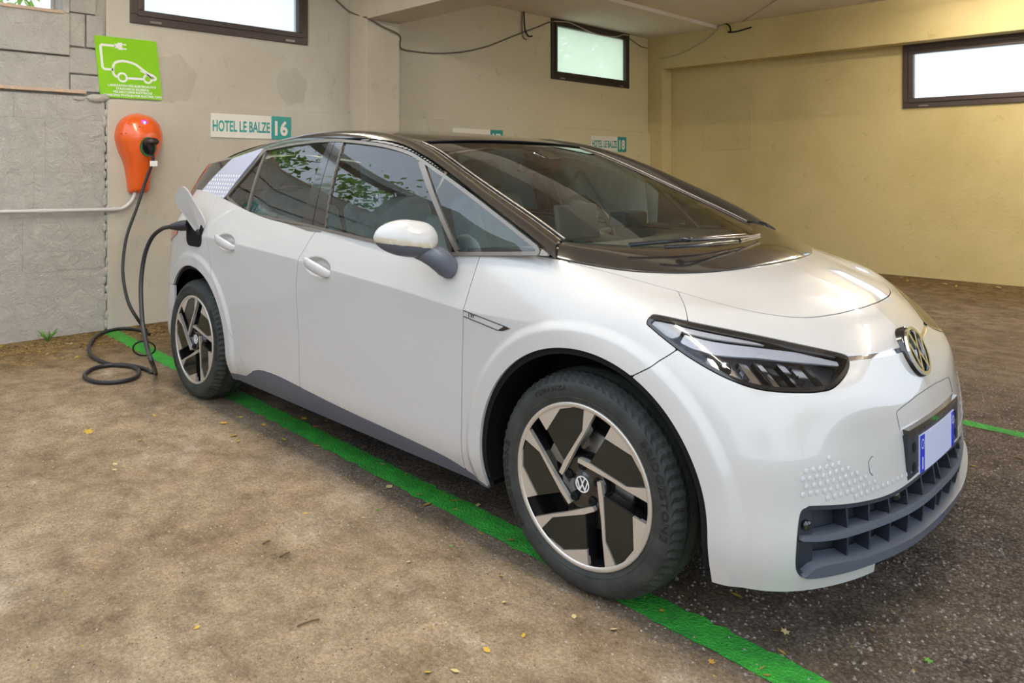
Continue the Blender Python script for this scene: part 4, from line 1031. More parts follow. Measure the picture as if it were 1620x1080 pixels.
# ---- wheels
def polar(r, d): return (r*math.cos(math.radians(d)), r*math.sin(math.radians(d)))
def make_wheel():
    root = empty('wheel', (0, 0, 0)); root['label'] = 'five-spoke black and silver alloy wheel'
    T3 = lambda x, y, h: np.array([x, -h, y])            # local: outer face towards -y, h measured outward
    R = .346; prof = [(.232, .060), (.244, .088), (.252, .098), (.262, .1035), (.283, .1085), (.300, .1085), (.316, .103), (.326, .094), (.3355, .080), (.342, .062), (.345, .040), (.346, .012), (.346, -.012), (.345, -.04), (.342, -.062), (.3355, -.080), (.326, -.094), (.300, -.107), (.262, -.104), (.232, -.09)]
    n = 140; mb = MB(); V = []; F = []; m = len(prof)
    for i in range(n):
        a = 2*math.pi*i/n; lug = (i % 2)
        for k, (r, h) in enumerate(prof):
            rr = r
            if k in (7, 8, 16, 15) and lug: rr -= .006
            if k in (9, 14) and lug: rr -= .004
            if k in (10, 13): rr -= .007
            x, y = rr*math.cos(a), rr*math.sin(a)
            V.append(T3(x, max(y, -.3385), h))
    for i in range(n):
        j = (i+1) % n
        for k in range(m-1): F.append((i*m+k, j*m+k, j*m+k+1, i*m+k+1))
    mb.add(V, F, False)
    for f_i, f in enumerate(mb.f): mb.sm[f_i] = (f_i % (m-1)) in (0, 1, 2, 3, 4, 5, 11, 17, 18)
    ty = mb.build('tyre', M_RUB, root)
    # raised rings and lettering on the sidewall
    mb = MB().lathe([(.2655, .1045), (.267, .1062), (.2685, .1062), (.270, .1054)], T3, 96); mb.build('sidewall_ring', M_RUB, ty)
    def curved(txt, r, a_mid, size, sx, bold, m, nm):
        V_, F_ = text_mesh(txt, size, bold, sx, res=2, align='CENTER', spacing=1.12)
        P = []
        for p in V_:
            a = math.radians(a_mid) - p[0]/r; q = r + p[1]; P.append(T3(q*math.cos(a), q*math.sin(a), float(np.interp(q, [.262, .283, .300, .316], [.1035, .1085, .1085, .103])) + .0022))
        MB().add(P, F_).build(nm, m, ty, fix=False)
    curved('BRIDGESTONE', .288, 14, .030, 1.28, .0006, M_LET, 'tyre_lettering'); curved('TURANZA', .291, 112, .021, 1.3, .0004, M_LET, 'tyre_lettering'); curved('BRIDGESTONE', .288, 194, .030, 1.28, .0006, M_LET, 'tyre_lettering')
    mb = MB().lathe([(.2525, .094), (.2525, .101), (.250, .1035), (.241, .1035), (.238, .100), (.238, .090), (.231, .07), (.226, -.05), (.232, -.09)], T3, 96); rim = mb.build('rim', M_GB, root); rim['label'] = 'black wheel barrel'
    mb = MB().lathe([(.2528, .098), (.2528, .102), (.250, .1042), (.241, .1042), (.2375, .100)], T3, 96); mb.build('rim_edge', M_ALU, root)
    mb = MB().lathe([(0, .0), (.238, .0)], T3, 48); mb.build('inner_shield', M_MAT, root)
    mb = MB().lathe([(.06, .035), (.150, .035), (.152, .028), (.152, .010)], T3, 48); mb.build('brake_disc', mat('brake_steel', (.28, .26, .24), rough=.4, metal=.9), root)
    mb = MB().prism(list(arc(0, 0, .16, 95, 165, 10)) + list(arc(0, 0, .10, 165, 95, 10)), T3, .02, .058); mb.build('brake_caliper', mat('caliper_steel', (.30, .27, .20), rough=.5, metal=.6), root, bevel=.005)
    # hub
    mb = MB().lathe([(0, .087), (.030, .087), (.034, .083), (.060, .080), (.078, .084), (.084, .080), (.086, .03)], T3, 60); hub = mb.build('hub', M_GB, root)
    blade = [(.063, .030), (.079, -.09), (.083, -.14), *[polar(.241, d) for d in (-67.4, -64, -61, -57.6)], (.0935, -.144), (.085, -.012), (.077, .032)]
    panel = [(.0862, -.010), (.186, -.034), (.1895, -.13), (.157, -.1755), (.1315, -.1985), (.0948, -.144)]
    wedge = [(.188, -.0345), *[polar(.241, d) for d in (-10.5, -16, -22, -28, -34.5, -40, -46, -52, -56.8)], (.1585, -.1775), (.1915, -.132)]
    webs = [(.0862, -.008), (.186, -.032), *[polar(.2375, d) for d in (-11, -22, -34, -46, -58, -66.5)], (.084, -.14), (.0795, -.09), (.064, .028)]
    for k in range(5):
        a = math.radians(72*k); rot = lambda L: [(x*math.cos(a)-y*math.sin(a), x*math.sin(a)+y*math.cos(a)) for x, y in L]
        sp = MB().prism(rot(webs), T3, .050, .092).build('spoke', M_GB, root, bevel=.003)
        MB().prism(rot(blade), T3, .085, .1005).build('spoke_blade', M_ALU, sp, bevel=.0015); MB().prism(rot(wedge), T3, .085, .1005).build('spoke_wedge', M_ALU, sp, bevel=.0015)
        MB().prism(rot(panel), T3, .085, .0965).build('spoke_panel', mat('wheel_black', (.016, .018, .014), rough=.22, coat=.35, spec=.4), sp, bevel=.002)
        bx, by = polar(.057, 92 + 72*k)
        MB().lathe([(0, .088), (.005, .088), (.007, .092), (.0105, .092), (.0115, .088), (.0145, .084)], lambda x, y, h: T3(bx+x, by+y, h), 14).build('wheel_bolt', M_MAT, hub)
    mb = MB(); emblem(mb, lambda u, v, d: T3(u, v, d), .0255, .0868, .0885, .15); mb.build('emblem', M_WHT, hub)
    MB().lathe([(0, .0868), (.0265, .0868), (.028, .085)], T3, 32).build('centre_cap', M_GB, hub)
    return root
wheel = make_wheel(); WY = .768
for i, (x, sg, st) in enumerate(((0, -1, .0259), (-2.77, -1, 0), (0, 1, .0259), (-2.77, 1, 0))):
    w = wheel if i == 0 else copy_tree(wheel)
    w.parent = CAR; w.location = (x, sg*WY, .3385); w.rotation_euler = (0, math.radians((0, 9, 40, 70)[i])*0, st + (math.pi if sg > 0 else 0))
# ---- underside and wheel housings
ub = MB().box2((-3.2, -.60, .17), (.56, .60, .30)); ub.box2((-2.30, -.825, .185), (-.44, .825, .30)); ub.box2((-3.30, -.5, .25), (-3.0, .5, .5)); ub.box2((.45, -.5, .20), (.57, .5, .30)); ub.build('underbody', M_MAT, CAR)
for x in (.015, -2.755):
    for sg in (-1, 1):
        mb = MB(); G = []
        for t in np.linspace(-.25*math.pi*.5, math.pi*1.125, 26):
            c, s_ = math.cos(t)*.432, math.sin(t)*.432; G.append([(x + c, sg*((.862 if x > -1 else .845) - (.06 if (x < -1 and c < -.25) else 0)), max(.342 + s_, .235)), (x + c, sg*.60, max(.342 + s_, .235))])
        mb.grid(np.array(G), True); mb.add([(x + .432*math.cos(t), sg*.60, max(.342 + .432*math.sin(t), .24)) for t in np.linspace(0, 2*math.pi, 24, endpoint=False)], [tuple(range(24))]); mb.build('wheel_housing', M_MAT, CAR)

# ---- cabin
cab = MB(); cab.box2((-2.30, -.70, .34), (-.44, .70, .40)); cab.box2((-3.05, -.58, .345), (-2.305, .58, .41)); cab.box2((-3.05, -.58, .415), (-2.55, .58, .98)); cab.build('cabin_floor', M_LINER, CAR, bevel=.02)
for sg in (-1, 1):
    mb = MB(); P = []
    for x in np.linspace(-2.30, -.47, 24): P.append([(x, sg*(.80 if zz < .9 else float(yG(x, 1.03))-.05), zz) for zz in (.36, .6, .8, .93, float(_fbel(x))-.008)])
    mb.grid(np.array(P), True); mb.build('door_lining', M_LINER, CAR)
ds = []
for t in np.linspace(-1, 1, 31):
    a = abs(t); x0 = float(wsx(t*.98)) - .02; ds.append([(x0, t*.70, .985), (x0-.10, t*.70, 1.022), (x0-.30, t*.69, 1.035 - .012*a), (x0-.46, t*.68, 1.005), (x0-.52, t*.68, .93), (x0-.46, t*.68, .70), (x0-.40, t*.68, .45)])
MB().grid(np.array(ds), True).build('dashboard', M_DASH, CAR)
MB().box((-.70, .02, 1.075), (.025, .30, .165), Matrix.Rotation(-.15, 3, 'Y')).build('centre_screen', mat('screen_glass', (.10, .13, .16), rough=.1, coat=1), CAR, bevel=.01)
MB().box((-.66, .37, 1.075), (.10, .20, .075)).build('instrument_pod', mat('pod_plastic', (.03, .08, .15), rough=.3, coat=.5), CAR, bevel=.018)
a = np.arange(40)/40*2*math.pi; Rw = np.array(Matrix.Rotation(-.42, 3, 'Y'))
st = MB().tube([Rw@np.array([0, .185*math.cos(t), .175*math.sin(t)]) + np.array([-.90, .37, 1.015]) for t in a], .016, 10, closed=True).build('steering_wheel', mat('wheel_leather', (.02, .035, .05), rough=.4), CAR)
mb = MB().ball((-.89, .37, 1.0), (.035, .065, .06)); mb.tube([(-.895, .20, 1.0), (-.89, .37, .99), (-.895, .54, 1.0)], .015, 8); mb.tube([(-.86, .37, .98), (-.66, .37, .94)], .03, 10); mb.build('steering_hub', M_DASH, st)
def seat(x, y, rear=False):
    s_ = empty('seat', (x, y, .40)); s_.parent = CAR; s_['label'] = 'grey green fabric seat'
    def pad(c, d, ang, nm, m=M_SEAT):
        o = MB().box(c, d, Matrix.Rotation(ang, 3, 'Y')).build(nm, m, s_, bevel=min(d)*.42, seg=4)
        for p in o.data.polygons: p.use_smooth = True
        return o
    pad((.06, 0, .12), (.50, .50, .17), -.12, 'seat_cushion'); pad((-.24, 0, .46), (.16, .50, .66), -.36, 'backrest')
    pad((-.20, -.21, .42), (.17, .10, .52), -.36, 'side_bolster'); pad((-.20, .21, .42), (.17, .10, .52), -.36, 'side_bolster')
    pad((-.37, 0, .885), (.09, .26, .175), -.22, 'headrest', mat('headrest_fabric', (.12, .17, .19), rough=.8))
    mb = MB(); mb.tube([(-.33, -.06, .74), (-.365, -.06, .84)], .006, 8); mb.tube([(-.33, .06, .74), (-.365, .06, .84)], .006, 8); mb.build('headrest_post', M_CHR, s_)
    return s_
s0 = seat(-1.28, -.36)
for x, y in ((-1.28, .36), (-2.22, -.36), (-2.22, .36)):
    c = copy_tree(s0); c.parent = CAR; c.location = (x, y, .40 + (.02 if x < -2 else 0))
hl = np.array([[(x, t*.60, float(_zc(x)) - .035 - .03*abs(t)**2) for t in np.linspace(-1, 1, 15)] for x in np.linspace(-2.9, -1.12, 16)])
MB().grid(hl, True).build('headliner', mat('headliner_cloth', (.50, .50, .46), rough=.9), CAR)
MB().box((-.93, 0, 1.335), (.04, .24, .07), Matrix.Rotation(.2, 3, 'Y')).build('interior_mirror', M_GB, CAR, bevel=.015)
MB().box((-.86, 0, 1.36), (.10, .12, .05), Matrix.Rotation(.35, 3, 'Y')).build('mirror_mount', M_GB, CAR, bevel=.012)
# ================================================================ wall box, cable, signs
M_OR = mat('orange_shell', (.80, .115, .012), rough=.28, coat=.7)
WBX, WBY = XB + .045, -.34
box = empty('charging_station', (WBX, WBY, 1.12), 'orange teardrop wall box with a glowing blue status light', 'charger')
def tear(z):      # half width of the shell at height z (0 foot .. .67 top)
    return float(f1([0, .015, .10, .25, .38, .47, .56, .62, .655, .668], [.07, .083, .093, .122, .172, .190, .172, .130, .075, .012])(z))
def tdep(z): return float(f1([0, .02, .15, .35, .48, .58, .64, .668], [.03, .085, .115, .165, .180, .150, .09, .02])(z))
G = []
for z in np.linspace(0, .668, 44):
    w, d = tear(z), tdep(z); row = []
    for t in np.linspace(0, math.pi, 25): row.append((d*abs(math.sin(t))**.75, -w*math.cos(t), z))
    G.append(row)
G = np.array(G)
mb = MB().grid(G, True); mb.add([G[0, k] for k in range(25)], [tuple(range(25))]); shell = mb.build('shell', M_OR, box)
def shell_pt(y, z, off=.004):
    w = tear(z); t = math.acos(max(-1, min(1, -y/w))); return np.array([tdep(z)*abs(math.sin(t))**.75 + off, y, z])
rc = MB().prism(arc(.045, .40, 1, 0, 1, 2).tolist() and [(x, y*1.28) for x, y in arc(0, 0, .062, 0, 352.5, 40)], lambda u, v, d: np.array([0, .020+u, .385+v]) + np.array([float(tdep(.40))*.97 + d, 0, 0]), -.05, .006).build('socket_recess', M_MAT, box, bevel=.004)
ring = MB()
for qd in stroke([(x, y*1.25) for x, y in arc(0, 0, .058, 0, 352.5, 40)], .016, True): ring.prism(qd, lambda u, v, d: np.array([float(tdep(.40))*.97 + d, .020+u, .385+v]), .0, .012)
ring.build('socket_ring', mat('socket_green', (.03, .13, .04), rough=.4), box)
led = MB().ball(shell_pt(0, .585, .0), (.014, .012, .014)).build('status_light', mat('blue_led', (.1, .2, 1), emit=(.04, .10, 1.0), estr=7), box)
bz = MB().ball(shell_pt(0, .585, -.006), (.012, .030, .026)).build('status_window', mat('led_window', (.5, .03, .12), rough=.2, emit=(.5, .05, .8), estr=.45), box)
for y, z, w, h in ((-.155, .49, .030, .007), (-.10, .565, .012, .004), (-.045, .548, .016, .006), (-.02, .545, .010, .004), (-.12, .57, .012, .003)):
    MB().prism([(-w/2, -h/2), (w/2, -h/2*.4), (w/2, h/2), (-w/2, h/2*.6)], lambda u, v, d: shell_pt(y+u, z+v, .001+d), 0, .001).build('scuff_mark', M_MAT, box)
# charging cable with its two plugs
cable = empty('charging_cable', at_plane(175, 590, 2, .02), 'thick black charging cable coiled on the floor and plugged in', 'cable')
CB = np.array(cable.location)
M_CAB = mat('cable_rubber', (.022, .022, .026), rough=.42, spec=.5)
sk = np.array([WBX + tdep(.40) + .02, WBY + .022, 1.12 + .37])
path = [sk + [.045, .0, -.03], sk + [.050, .01, -.10]]
# down the wall side
for px, py, x in ((231, 285, -4.84), (216, 330, -4.84), (201, 372, -4.83), (195, 410, -4.80), (195, 440, -4.75), (203, 478, -4.68), (218, 505, -4.62)): path.append(at_plane(px, py, 0, x))
for px, py in ((232, 524), (236, 527.5), (225, 523), (200, 519.5), (176, 522), (153, 531), (142, 545), (143, 559), (155, 569), (178, 576.5), (205, 579), (219, 585), (217, 594), (205, 600), (180, 604.5), (155, 604), (138, 599), (134, 592), (145, 583.5), (165, 578.5), (190, 576.5), (215, 579.5), (232, 584), (240, 588)): path.append(at_plane(px, py, 2, .016))
gb = at_plane(246, 589, 2, .02); pe = np.array([-2.80, -.965, .985])
path += [gb, at_plane(241, 575, 1, -1.16), at_plane(233, 550, 1, -1.14), at_plane(226, 515, 1, -1.10), at_plane(223, 470, 1, -1.07), at_plane(224, 435, 1, -1.05), at_plane(230, 400, 1, -1.03), at_plane(241, 375, 1, -1.01), at_plane(256, 362, 1, -.99), at_plane(270, 358.5, 1, -.97)]
path = np.array(path)
MB().tube(smooth_poly(path, 8, False) - CB, .0125, 10).build('cable', M_CAB, cable)
e0 = path[-1]; e1 = at_plane(297, 356, 1, -.90)
pg = MB().tube([e0 - CB, e0 + (e1-e0)*.3 - CB, e0 + (e1-e0)*.6 - CB, e1 - CB], [.016, .024, .030, .032], 14).build('car_plug', M_CAB, cable)
MB().tube([sk + [.05, .0, -.055] - CB, sk + [.052, 0, -.01] - CB, sk + [.035, -.01, .03] - CB, sk + [-.02, -.015, .045] - CB], [.016, .024, .032, .034], 14).build('wall_plug', M_MAT, cable)
MB().ball(sk + [.035, .005, .055] - CB, (.05, .062, .035), 14, 8).build('plug_cap', mat('dark_cap', (.03, .015, .015), rough=.4), cable)
tg = MB(); tp = sk + np.array([.062, .012, -.125]); tg.box(tp - CB, (.006, .062, .045)); tg.build('paper_tag', M_WHT, cable, bevel=.002)
lp = at_plane(228, 551, 1, -1.13); lr = []
for t in np.linspace(0, 2*math.pi, 28, endpoint=False): lr.append(lp + .062*math.cos(t)*np.array(_r) + np.array([0, 0, .040*math.sin(t)]) - CB)
MB().tube(lr, .0045, 6, closed=True).build('cable_tie_loop', M_MAT, cable)
# conduit along the wall
M_PIPE = mat('conduit_plastic', (.62, .60, .58), rough=.4)
pp = [at_plane(x, y, 0, XB + .075) for x, y in ((-60, 337), (0, 335), (90, 333.3), (180, 331), (196, 328), (206, 320), (211, 312), (214, 303))]
pipe = MB().tube(smooth_poly(pp, 6, False), .0145, 12).build('conduit_pipe', M_PIPE); tag(pipe, 'white plastic conduit pipe clipped along the wall below the orange wall box', 'pipe')
for x, y in ((70, 333.7), (180, 331)): MB().tube([at_plane(x-3, y, 0, XB+.075), at_plane(x+3, y, 0, XB+.075)], .019, 12).build('pipe_clip', M_PIPE, pipe)

# ---- green charging sign
M_SG = mat('sign_green', (.245, .58, .008), rough=.35, spec=.3)
sgc = np.array([XB + .022, -.402, 2.163]); tl = -.012
sign = empty('charging_sign', tuple(sgc), 'lime green electric vehicle charging sign fixed above the orange wall box', 'sign')
sg3 = lambda u, v, d: np.array([.0 + d, u*math.cos(tl) - v*math.sin(tl)*1.0 + .028*(-v/.25), v*math.cos(tl) + u*math.sin(tl)*-1.0 - u*.0])
MB().prism(rrect(.505, .50, .012), sg3, -.02, .0).build('sign_board', M_SG, sign)
mb = MB()
def line_(pts, w): 
    for qd in stroke(pts, w): mb.prism(qd, sg3, .0003, .0016)
def disc(cx, cy, r, r0=0):
    A = np.radians(np.arange(30)*12)
    for i in range(30):
        j = (i+1) % 30; mb.prism([(cx+r0*math.cos(A[i]), cy+r0*math.sin(A[i])), (cx+r*math.cos(A[i]), cy+r*math.sin(A[i])), (cx+r*math.cos(A[j]), cy+r*math.sin(A[j])), (cx+r0*math.cos(A[j]), cy+r0*math.sin(A[j]))], sg3, .0003, .0016)
lw = .019
line_(np.vstack([[(-.095, .178)], arc(-.195, .160, .018, 90, 180, 6), arc(-.188, .005, .025, 180, 270, 6), [(-.130, -.018)]]), lw)          # lead
mb.prism([(-.100, .160), (-.075, .160), (-.075, .150), (-.052, .150), (-.040, .145), (-.040, .212), (-.052, .207), (-.075, .207), (-.075, .197), (-.100, .197)], sg3, .0003, .0016)
line_([(-.042, .195), (-.005, .195)], .010); line_([(-.042, .160), (-.005, .160)], .010)
car_ = smooth_poly([(-.105, -.078), (-.128, -.060), (-.133, -.020), (-.118, .030), (-.080, .052), (-.020, .057), (.050, .040), (.110, -.002), (.150, -.030), (.195, -.048), (.214, -.066), (.206, -.082), (.185, -.082)], 5, False)
line_(car_, lw); line_([(-.020, -.082), (.105, -.082)], lw)
line_(smooth_poly([(.09, -.012), (.15, -.045), (.185, -.075)], 4, False), .010)
disc(-.063, -.078, .042, .026); disc(.145, -.078, .040, .024)
mb.build('sign_pictogram', M_WHT, sign)
mb = MB()
for k, (tx, z, sz, xs) in enumerate((('LADESTATION FÜR ELEKTROAUTOS', -.155, .025, .96), ('STAZIONE DI RICARICA', -.182, .025, 1.0), ('PER MACCHINE ELETTRICHE', -.208, .025, 1.0), ('CHARGING STATION FOR ELECTRIC CARS', -.236, .025, 1.0))):
    V, F = text_mesh(tx, sz, .0009, xs, 2, 'CENTER'); mb.add([sg3(p[0] + .012, p[1] + z, .0010) for p in V], F)
mb.build('sign_lettering', M_WHT, sign, fix=False)

# ---- hotel bay plates
M_TEAL = mat('plate_teal', (.012, .30, .26), rough=.3, spec=.4); M_CRM = mat('plate_cream', (.80, .75, .68), rough=.3, spec=.4)
def bay_plate(num, y0, y1, z0, z1, label):
    yc, zc = (y0+y1)/2, (z0+z1)/2; w, h = y1-y0, z1-z0; o = empty('bay_plate', (XB + .047, yc, zc), label, 'sign', 'hotel parking bay plates')
    b = MB().box((.004, 0, 0), (.008, w, h)).build('plate_board', M_CRM, o, bevel=.001)
    f = w*.74 - w/2; MB().box2((.0078, f, -h/2), (.0088, w/2, h/2)).build('number_field', M_TEAL, o)
    V, F = text_mesh('HOTEL LE BALZE', 1, .026, 1, 3); s_ = (w*.70)/(V[:, 0].max()-V[:, 0].min()); sy = h*.46/.73
    MB().add([(.0092, -w/2 + w*.02 + (p[0]-V[:, 0].min())*s_, p[1]*sy - h*.23) for p in V], F).build('plate_lettering', M_TEAL, o, fix=False)
    V, F = text_mesh(str(num), 1, .035, 1, 3); s_ = (w*.17)/(V[:, 0].max()-V[:, 0].min()); sy = h*.62/.73
    MB().add([(.0095, f + w*.045 + (p[0]-V[:, 0].min())*s_, p[1]*sy - h*.31) for p in V], F).build('plate_number', M_CRM, o, fix=False)
bay_plate(16, .300, 1.118, 1.608, 1.826, 'hotel parking plate numbered 16 on the plaster wall beside the orange wall box')
bay_plate(17, 3.262, 4.110, 1.580, 1.806, 'hotel parking plate mostly hidden behind the black car roof')
bay_plate(18, 5.920, 6.780, 1.580, 1.800, 'hotel parking plate numbered 18 near the ochre corner')
bay_plate(15, -2.60, -1.76, 1.59, 1.82, 'hotel parking plate numbered 15 on the rough concrete wall')

# ---- loose wiring on the walls
M_WIRE = mat('grey_wire', (.16, .13, .10), rough=.6); M_WIRE2 = mat('pale_wire', (.45, .40, .30), rough=.6)
def wire(pts, x, r, label, m=M_WIRE, nm='hanging_wire'):
    o = MB().tube(smooth_poly([at_plane(px, py, 0, xx if (xx := (p[2] if len(p) > 2 else x)) else x) for p in pts for px, py in [p[:2]]], 6, False), r, 6).build(nm, m); return tag(o, label, 'wire', 'loose wiring on the rear wall')
wire([(529, -3), (540, 8), (552, 18), (572, 26, -4.9), (583, 29, -4.785), (605, 42, -4.785), (632, 56, -4.785), (634, 76, -5.05), (660, 82), (690, 84.5), (720, 83.5), (745, 80), (775, 72), (800, 62), (823, 53), (850, 43), (868, 35.5), (878, 33, -5.06)], XB + .012, .009, 'thin grey wire sagging across the rear wall from the pillar to the greenish window')
wire([(876, 33.5), (884, 34), (900, 35.5), (915, 42), (935, 51), (955, 56.5), (975, 58), (985, 55), (994, 56)], XB + .05, .008, 'pale wire drooping across the top of the greenish window', M_WIRE2)
wire([(827, 18), (826, 33), (826, 50), (829, 60), (833, 62)], XB + .02, .007, 'short cut wire dangling beside the greenish window')
wire([(829, 18), (829.5, 34), (831, 48), (836, 57), (842, 57)], XB + .03, .009, 'short frayed black wire dangling beside the greenish window', M_MAT)
wire([(995, 60), (1006, 68), (1015, 74), (1024, 76)], XB + .015, .006, 'thin wire stub running from the greenish window into the corner')
def wire_y(pts, y, r, label, m=M_WIRE):
    o = MB().tube(smooth_poly([at_plane(px, py, 1, y) for px, py in pts], 6, False), r, 6).build('hanging_wire', m); return tag(o, label, 'wire', 'loose wiring on the rear wall')
wire_y([(1044, 92), (1070, 87), (1095, 76), (1120, 60), (1142, 40)], 7.43, .010, 'grey wire slung along the edge beam up to the ceiling', M_WIRE2)
wire_y([(1146, 37), (1153, 40), (1156, 49), (1152, 51), (1165, 50), (1189, 43)], 7.41, .010, 'bent black wire end sticking out of the edge beam', M_MAT)

# ================================================================ fallen leaves and twigs
def leaf_mesh(kind):
    mb = MB(); n = 7
    if kind == 0: out = [(0, -.5), (.22, -.25), (.30, .05), (.18, .32), (0, .55), (-.18, .32), (-.30, .05), (-.22, -.25)]
    elif kind == 1: out = [(0, -.5), (.12, -.2), (.42, -.25), (.26, .02), (.40, .28), (.14, .22), (0, .55), (-.14, .22), (-.40, .28), (-.26, .02), (-.42, -.25), (-.12, -.2)]
    else: out = [(0, -.55), (.10, -.2), (.13, .1), (.06, .4), (0, .6), (-.06, .4), (-.13, .1), (-.10, -.2)]
    V = [(x, y, .10*abs(x) + .12*y*y*(1 if kind != 1 else .6)) for x, y in out]; V.append((0, 0, 0)); k = len(out)
    mb.add(V, [(i, (i+1) % k, k) for i in range(k)], True); mb.tube([(0, -.5, .03), (.03, -.75, .05), (.02, -.9, .03)], .012, 4)
    return mb.mesh('leaf')
LM = [leaf_mesh(k) for k in range(3)]
LC_ = [mat('leaf_yellow', (.55, .36, .035), rough=.7), mat('leaf_ochre', (.38, .22, .04), rough=.75), mat('leaf_pale', (.62, .50, .22), rough=.7), mat('leaf_brown', (.17, .09, .03), rough=.8), mat('leaf_green', (.10, .32, .03), rough=.6)]
LMS = {}
def leaf_data(k, c):
    if (k, c) not in LMS: me = LM[k].copy(); me.materials.clear(); me.materials.append(LC_[c]); LMS[(k, c)] = me
    return LMS[(k, c)]
COLN = ['yellow', 'ochre', 'pale straw', 'brown', 'green']
def leaf(x, y, size, k, c, grp, lab):
    o = bpy.data.objects.new('fallen_leaf', leaf_data(k, c)); COL.objects.link(o); o.location = (x, y, .004); o.scale = (size,)*3
    o.rotation_euler = (random.uniform(-.25, .25), random.uniform(-.25, .25), random.uniform(0, 6.28)); tag(o, lab, 'leaf', grp); return o
# the ones that can be told apart on the open floor
for px, py, s_, k, c in ((140, 684, .062, 1, 0), (221, 697, .032, 0, 1), (354, 670, .05, 1, 0), (369, 690, .045, 0, 1), (377, 699, .03, 0, 1), (208, 599, .04, 0, 0), (244, 658, .025, 0, 0), (258, 668, .02, 0, 2), (182, 735, .03, 1, 2), (436, 822, .024, 2, 1), (646, 890, .022, 0, 2), (797, 954, .024, 0, 2), (792, 912, .02, 0, 0), (770, 1030, .026, 0, 0), (908, 977, .026, 0, 2), (971, 997, .026, 0, 2), (828, 1007, .022, 0, 0), (720, 1063, .026, 0, 2), (677, 1065, .022, 0, 0), (312, 994, .02, 0, 0), (362, 862, .02, 2, 1), (374, 861, .02, 2, 3), (181, 744, .03, 1, 2), (575, 820, .02, 0, 2), (598, 807, .018, 0, 4), (713, 865, .016, 0, 4), (740, 735, .02, 2, 1), (720, 807, .03, 2, 1), (760, 845, .024, 0, 1), (1204, 1059, .022, 2, 1), (1106, 963, .014, 0, 1), (1100, 905, .014, 0, 1), (1469, 1047, .03, 1, 4), (1540, 738, .03, 0, 0), (1612, 725, .04, 0, 0)):
    p = at_plane(px, py, 2, 0); leaf(p[0], p[1], s_, k, c, 'single fallen leaves on open floor', f'single {COLN[c]} fallen leaf lying on the open asphalt')
# drift against the walls
def inframe(x, y):
    d = np.array([x, y, 0]) - CAM; w = d@np.array(_f)
    if w < .5: return False
    u = CXP + FPX*(d@np.array(_r))/w; v = YHP + FPX*1.3128/w; return -20 < u < 1640 and v < 1090
cnt = 0
while cnt < 260:
    if random.random() < .55: x = -5.0 + abs(random.gauss(0, .55)); y = random.uniform(-1.6, .8)
    elif random.random() < .6: x = random.uniform(-2.6, .6); y = -.60 + random.gauss(0, .22)
    else: x = random.uniform(-3.5, -.2); y = 7.55 - abs(random.gauss(0, .5))
    if not inframe(x, y): continue
    c = random.choices((0, 1, 2, 3), (.38, .3, .17, .15))[0]; far = y > 4
    zone = 'against the ochre wall' if far else ('at the foot of the rear wall' if x < -3.4 else 'under the car sill')
    leaf(x, y, random.uniform(.018, .042)*(1.7 if far else 1), random.choice((0, 0, 2, 1)), c, 'leaf drift ' + zone, f'{COLN[c]} dry leaf in the drift {zone}'); cnt += 1
# finer crumbs of leaf and grit nobody could count
mb = MB()
for _ in range(9500):
    q = random.random()
    if q < .52: x = -5.05 + abs(random.gauss(0, .42)); y = random.uniform(-2.0, 1.2)
    elif q < .60: x = random.uniform(-3.0, .9); y = -.55 + random.gauss(0, .3)
    elif q < .74: x = random.uniform(-4.8, 1.5); y = 7.62 - abs(random.gauss(0, .55))
    else: x = random.uniform(-4.0, 1.6); y = random.uniform(-2.4, -.75)
    s_ = random.uniform(.0025, .008)*(2.0 if y > 4 else 1)*(1.7 if q < .52 else .75); a = random.uniform(0, 6.28); h = random.uniform(.001, .005)
    mb.add([(x + s_*math.cos(a), y + s_*math.sin(a), .001), (x + s_*.5*math.cos(a+2), y + s_*.5*math.sin(a+2), h), (x - s_*math.cos(a), y - s_*math.sin(a), .002), (x + s_*.5*math.cos(a-2), y + s_*.5*math.sin(a-2), .001)], [(0, 1, 2), (0, 2, 3)])
gr_ = MB()
for _ in range(9000):
    x = random.uniform(-3.6, 1.7); y = random.uniform(-2.5, -.80); s_ = random.uniform(.0015, .0045); a = random.uniform(0, 6.28); c, d = math.cos(a)*s_, math.sin(a)*s_
    gr_.add([(x+c, y+d, 0), (x-d, y+c, 0), (x-c, y-d, 0), (x+d, y-c, 0), (x, y, s_*.7)], [(0, 1, 4), (1, 2, 4), (2, 3, 4), (3, 0, 4)])
tag(gr_.build('floor_grit', mat('dark_grit', (.10, .07, .045), rough=.9, col2=(.52, .45, .36), vscale=70), fix=False), 'fine dark and pale grit scattered over the tan dusty floor', 'grit', kind='stuff')
lit = mb.build('leaf_litter', mat('leaf_crumbs', (.46, .30, .07), rough=.8, col2=(.22, .13, .04), vscale=30), fix=False); tag(lit, 'fine yellow brown leaf crumbs and grit strewn over the floor', 'litter', kind='stuff')
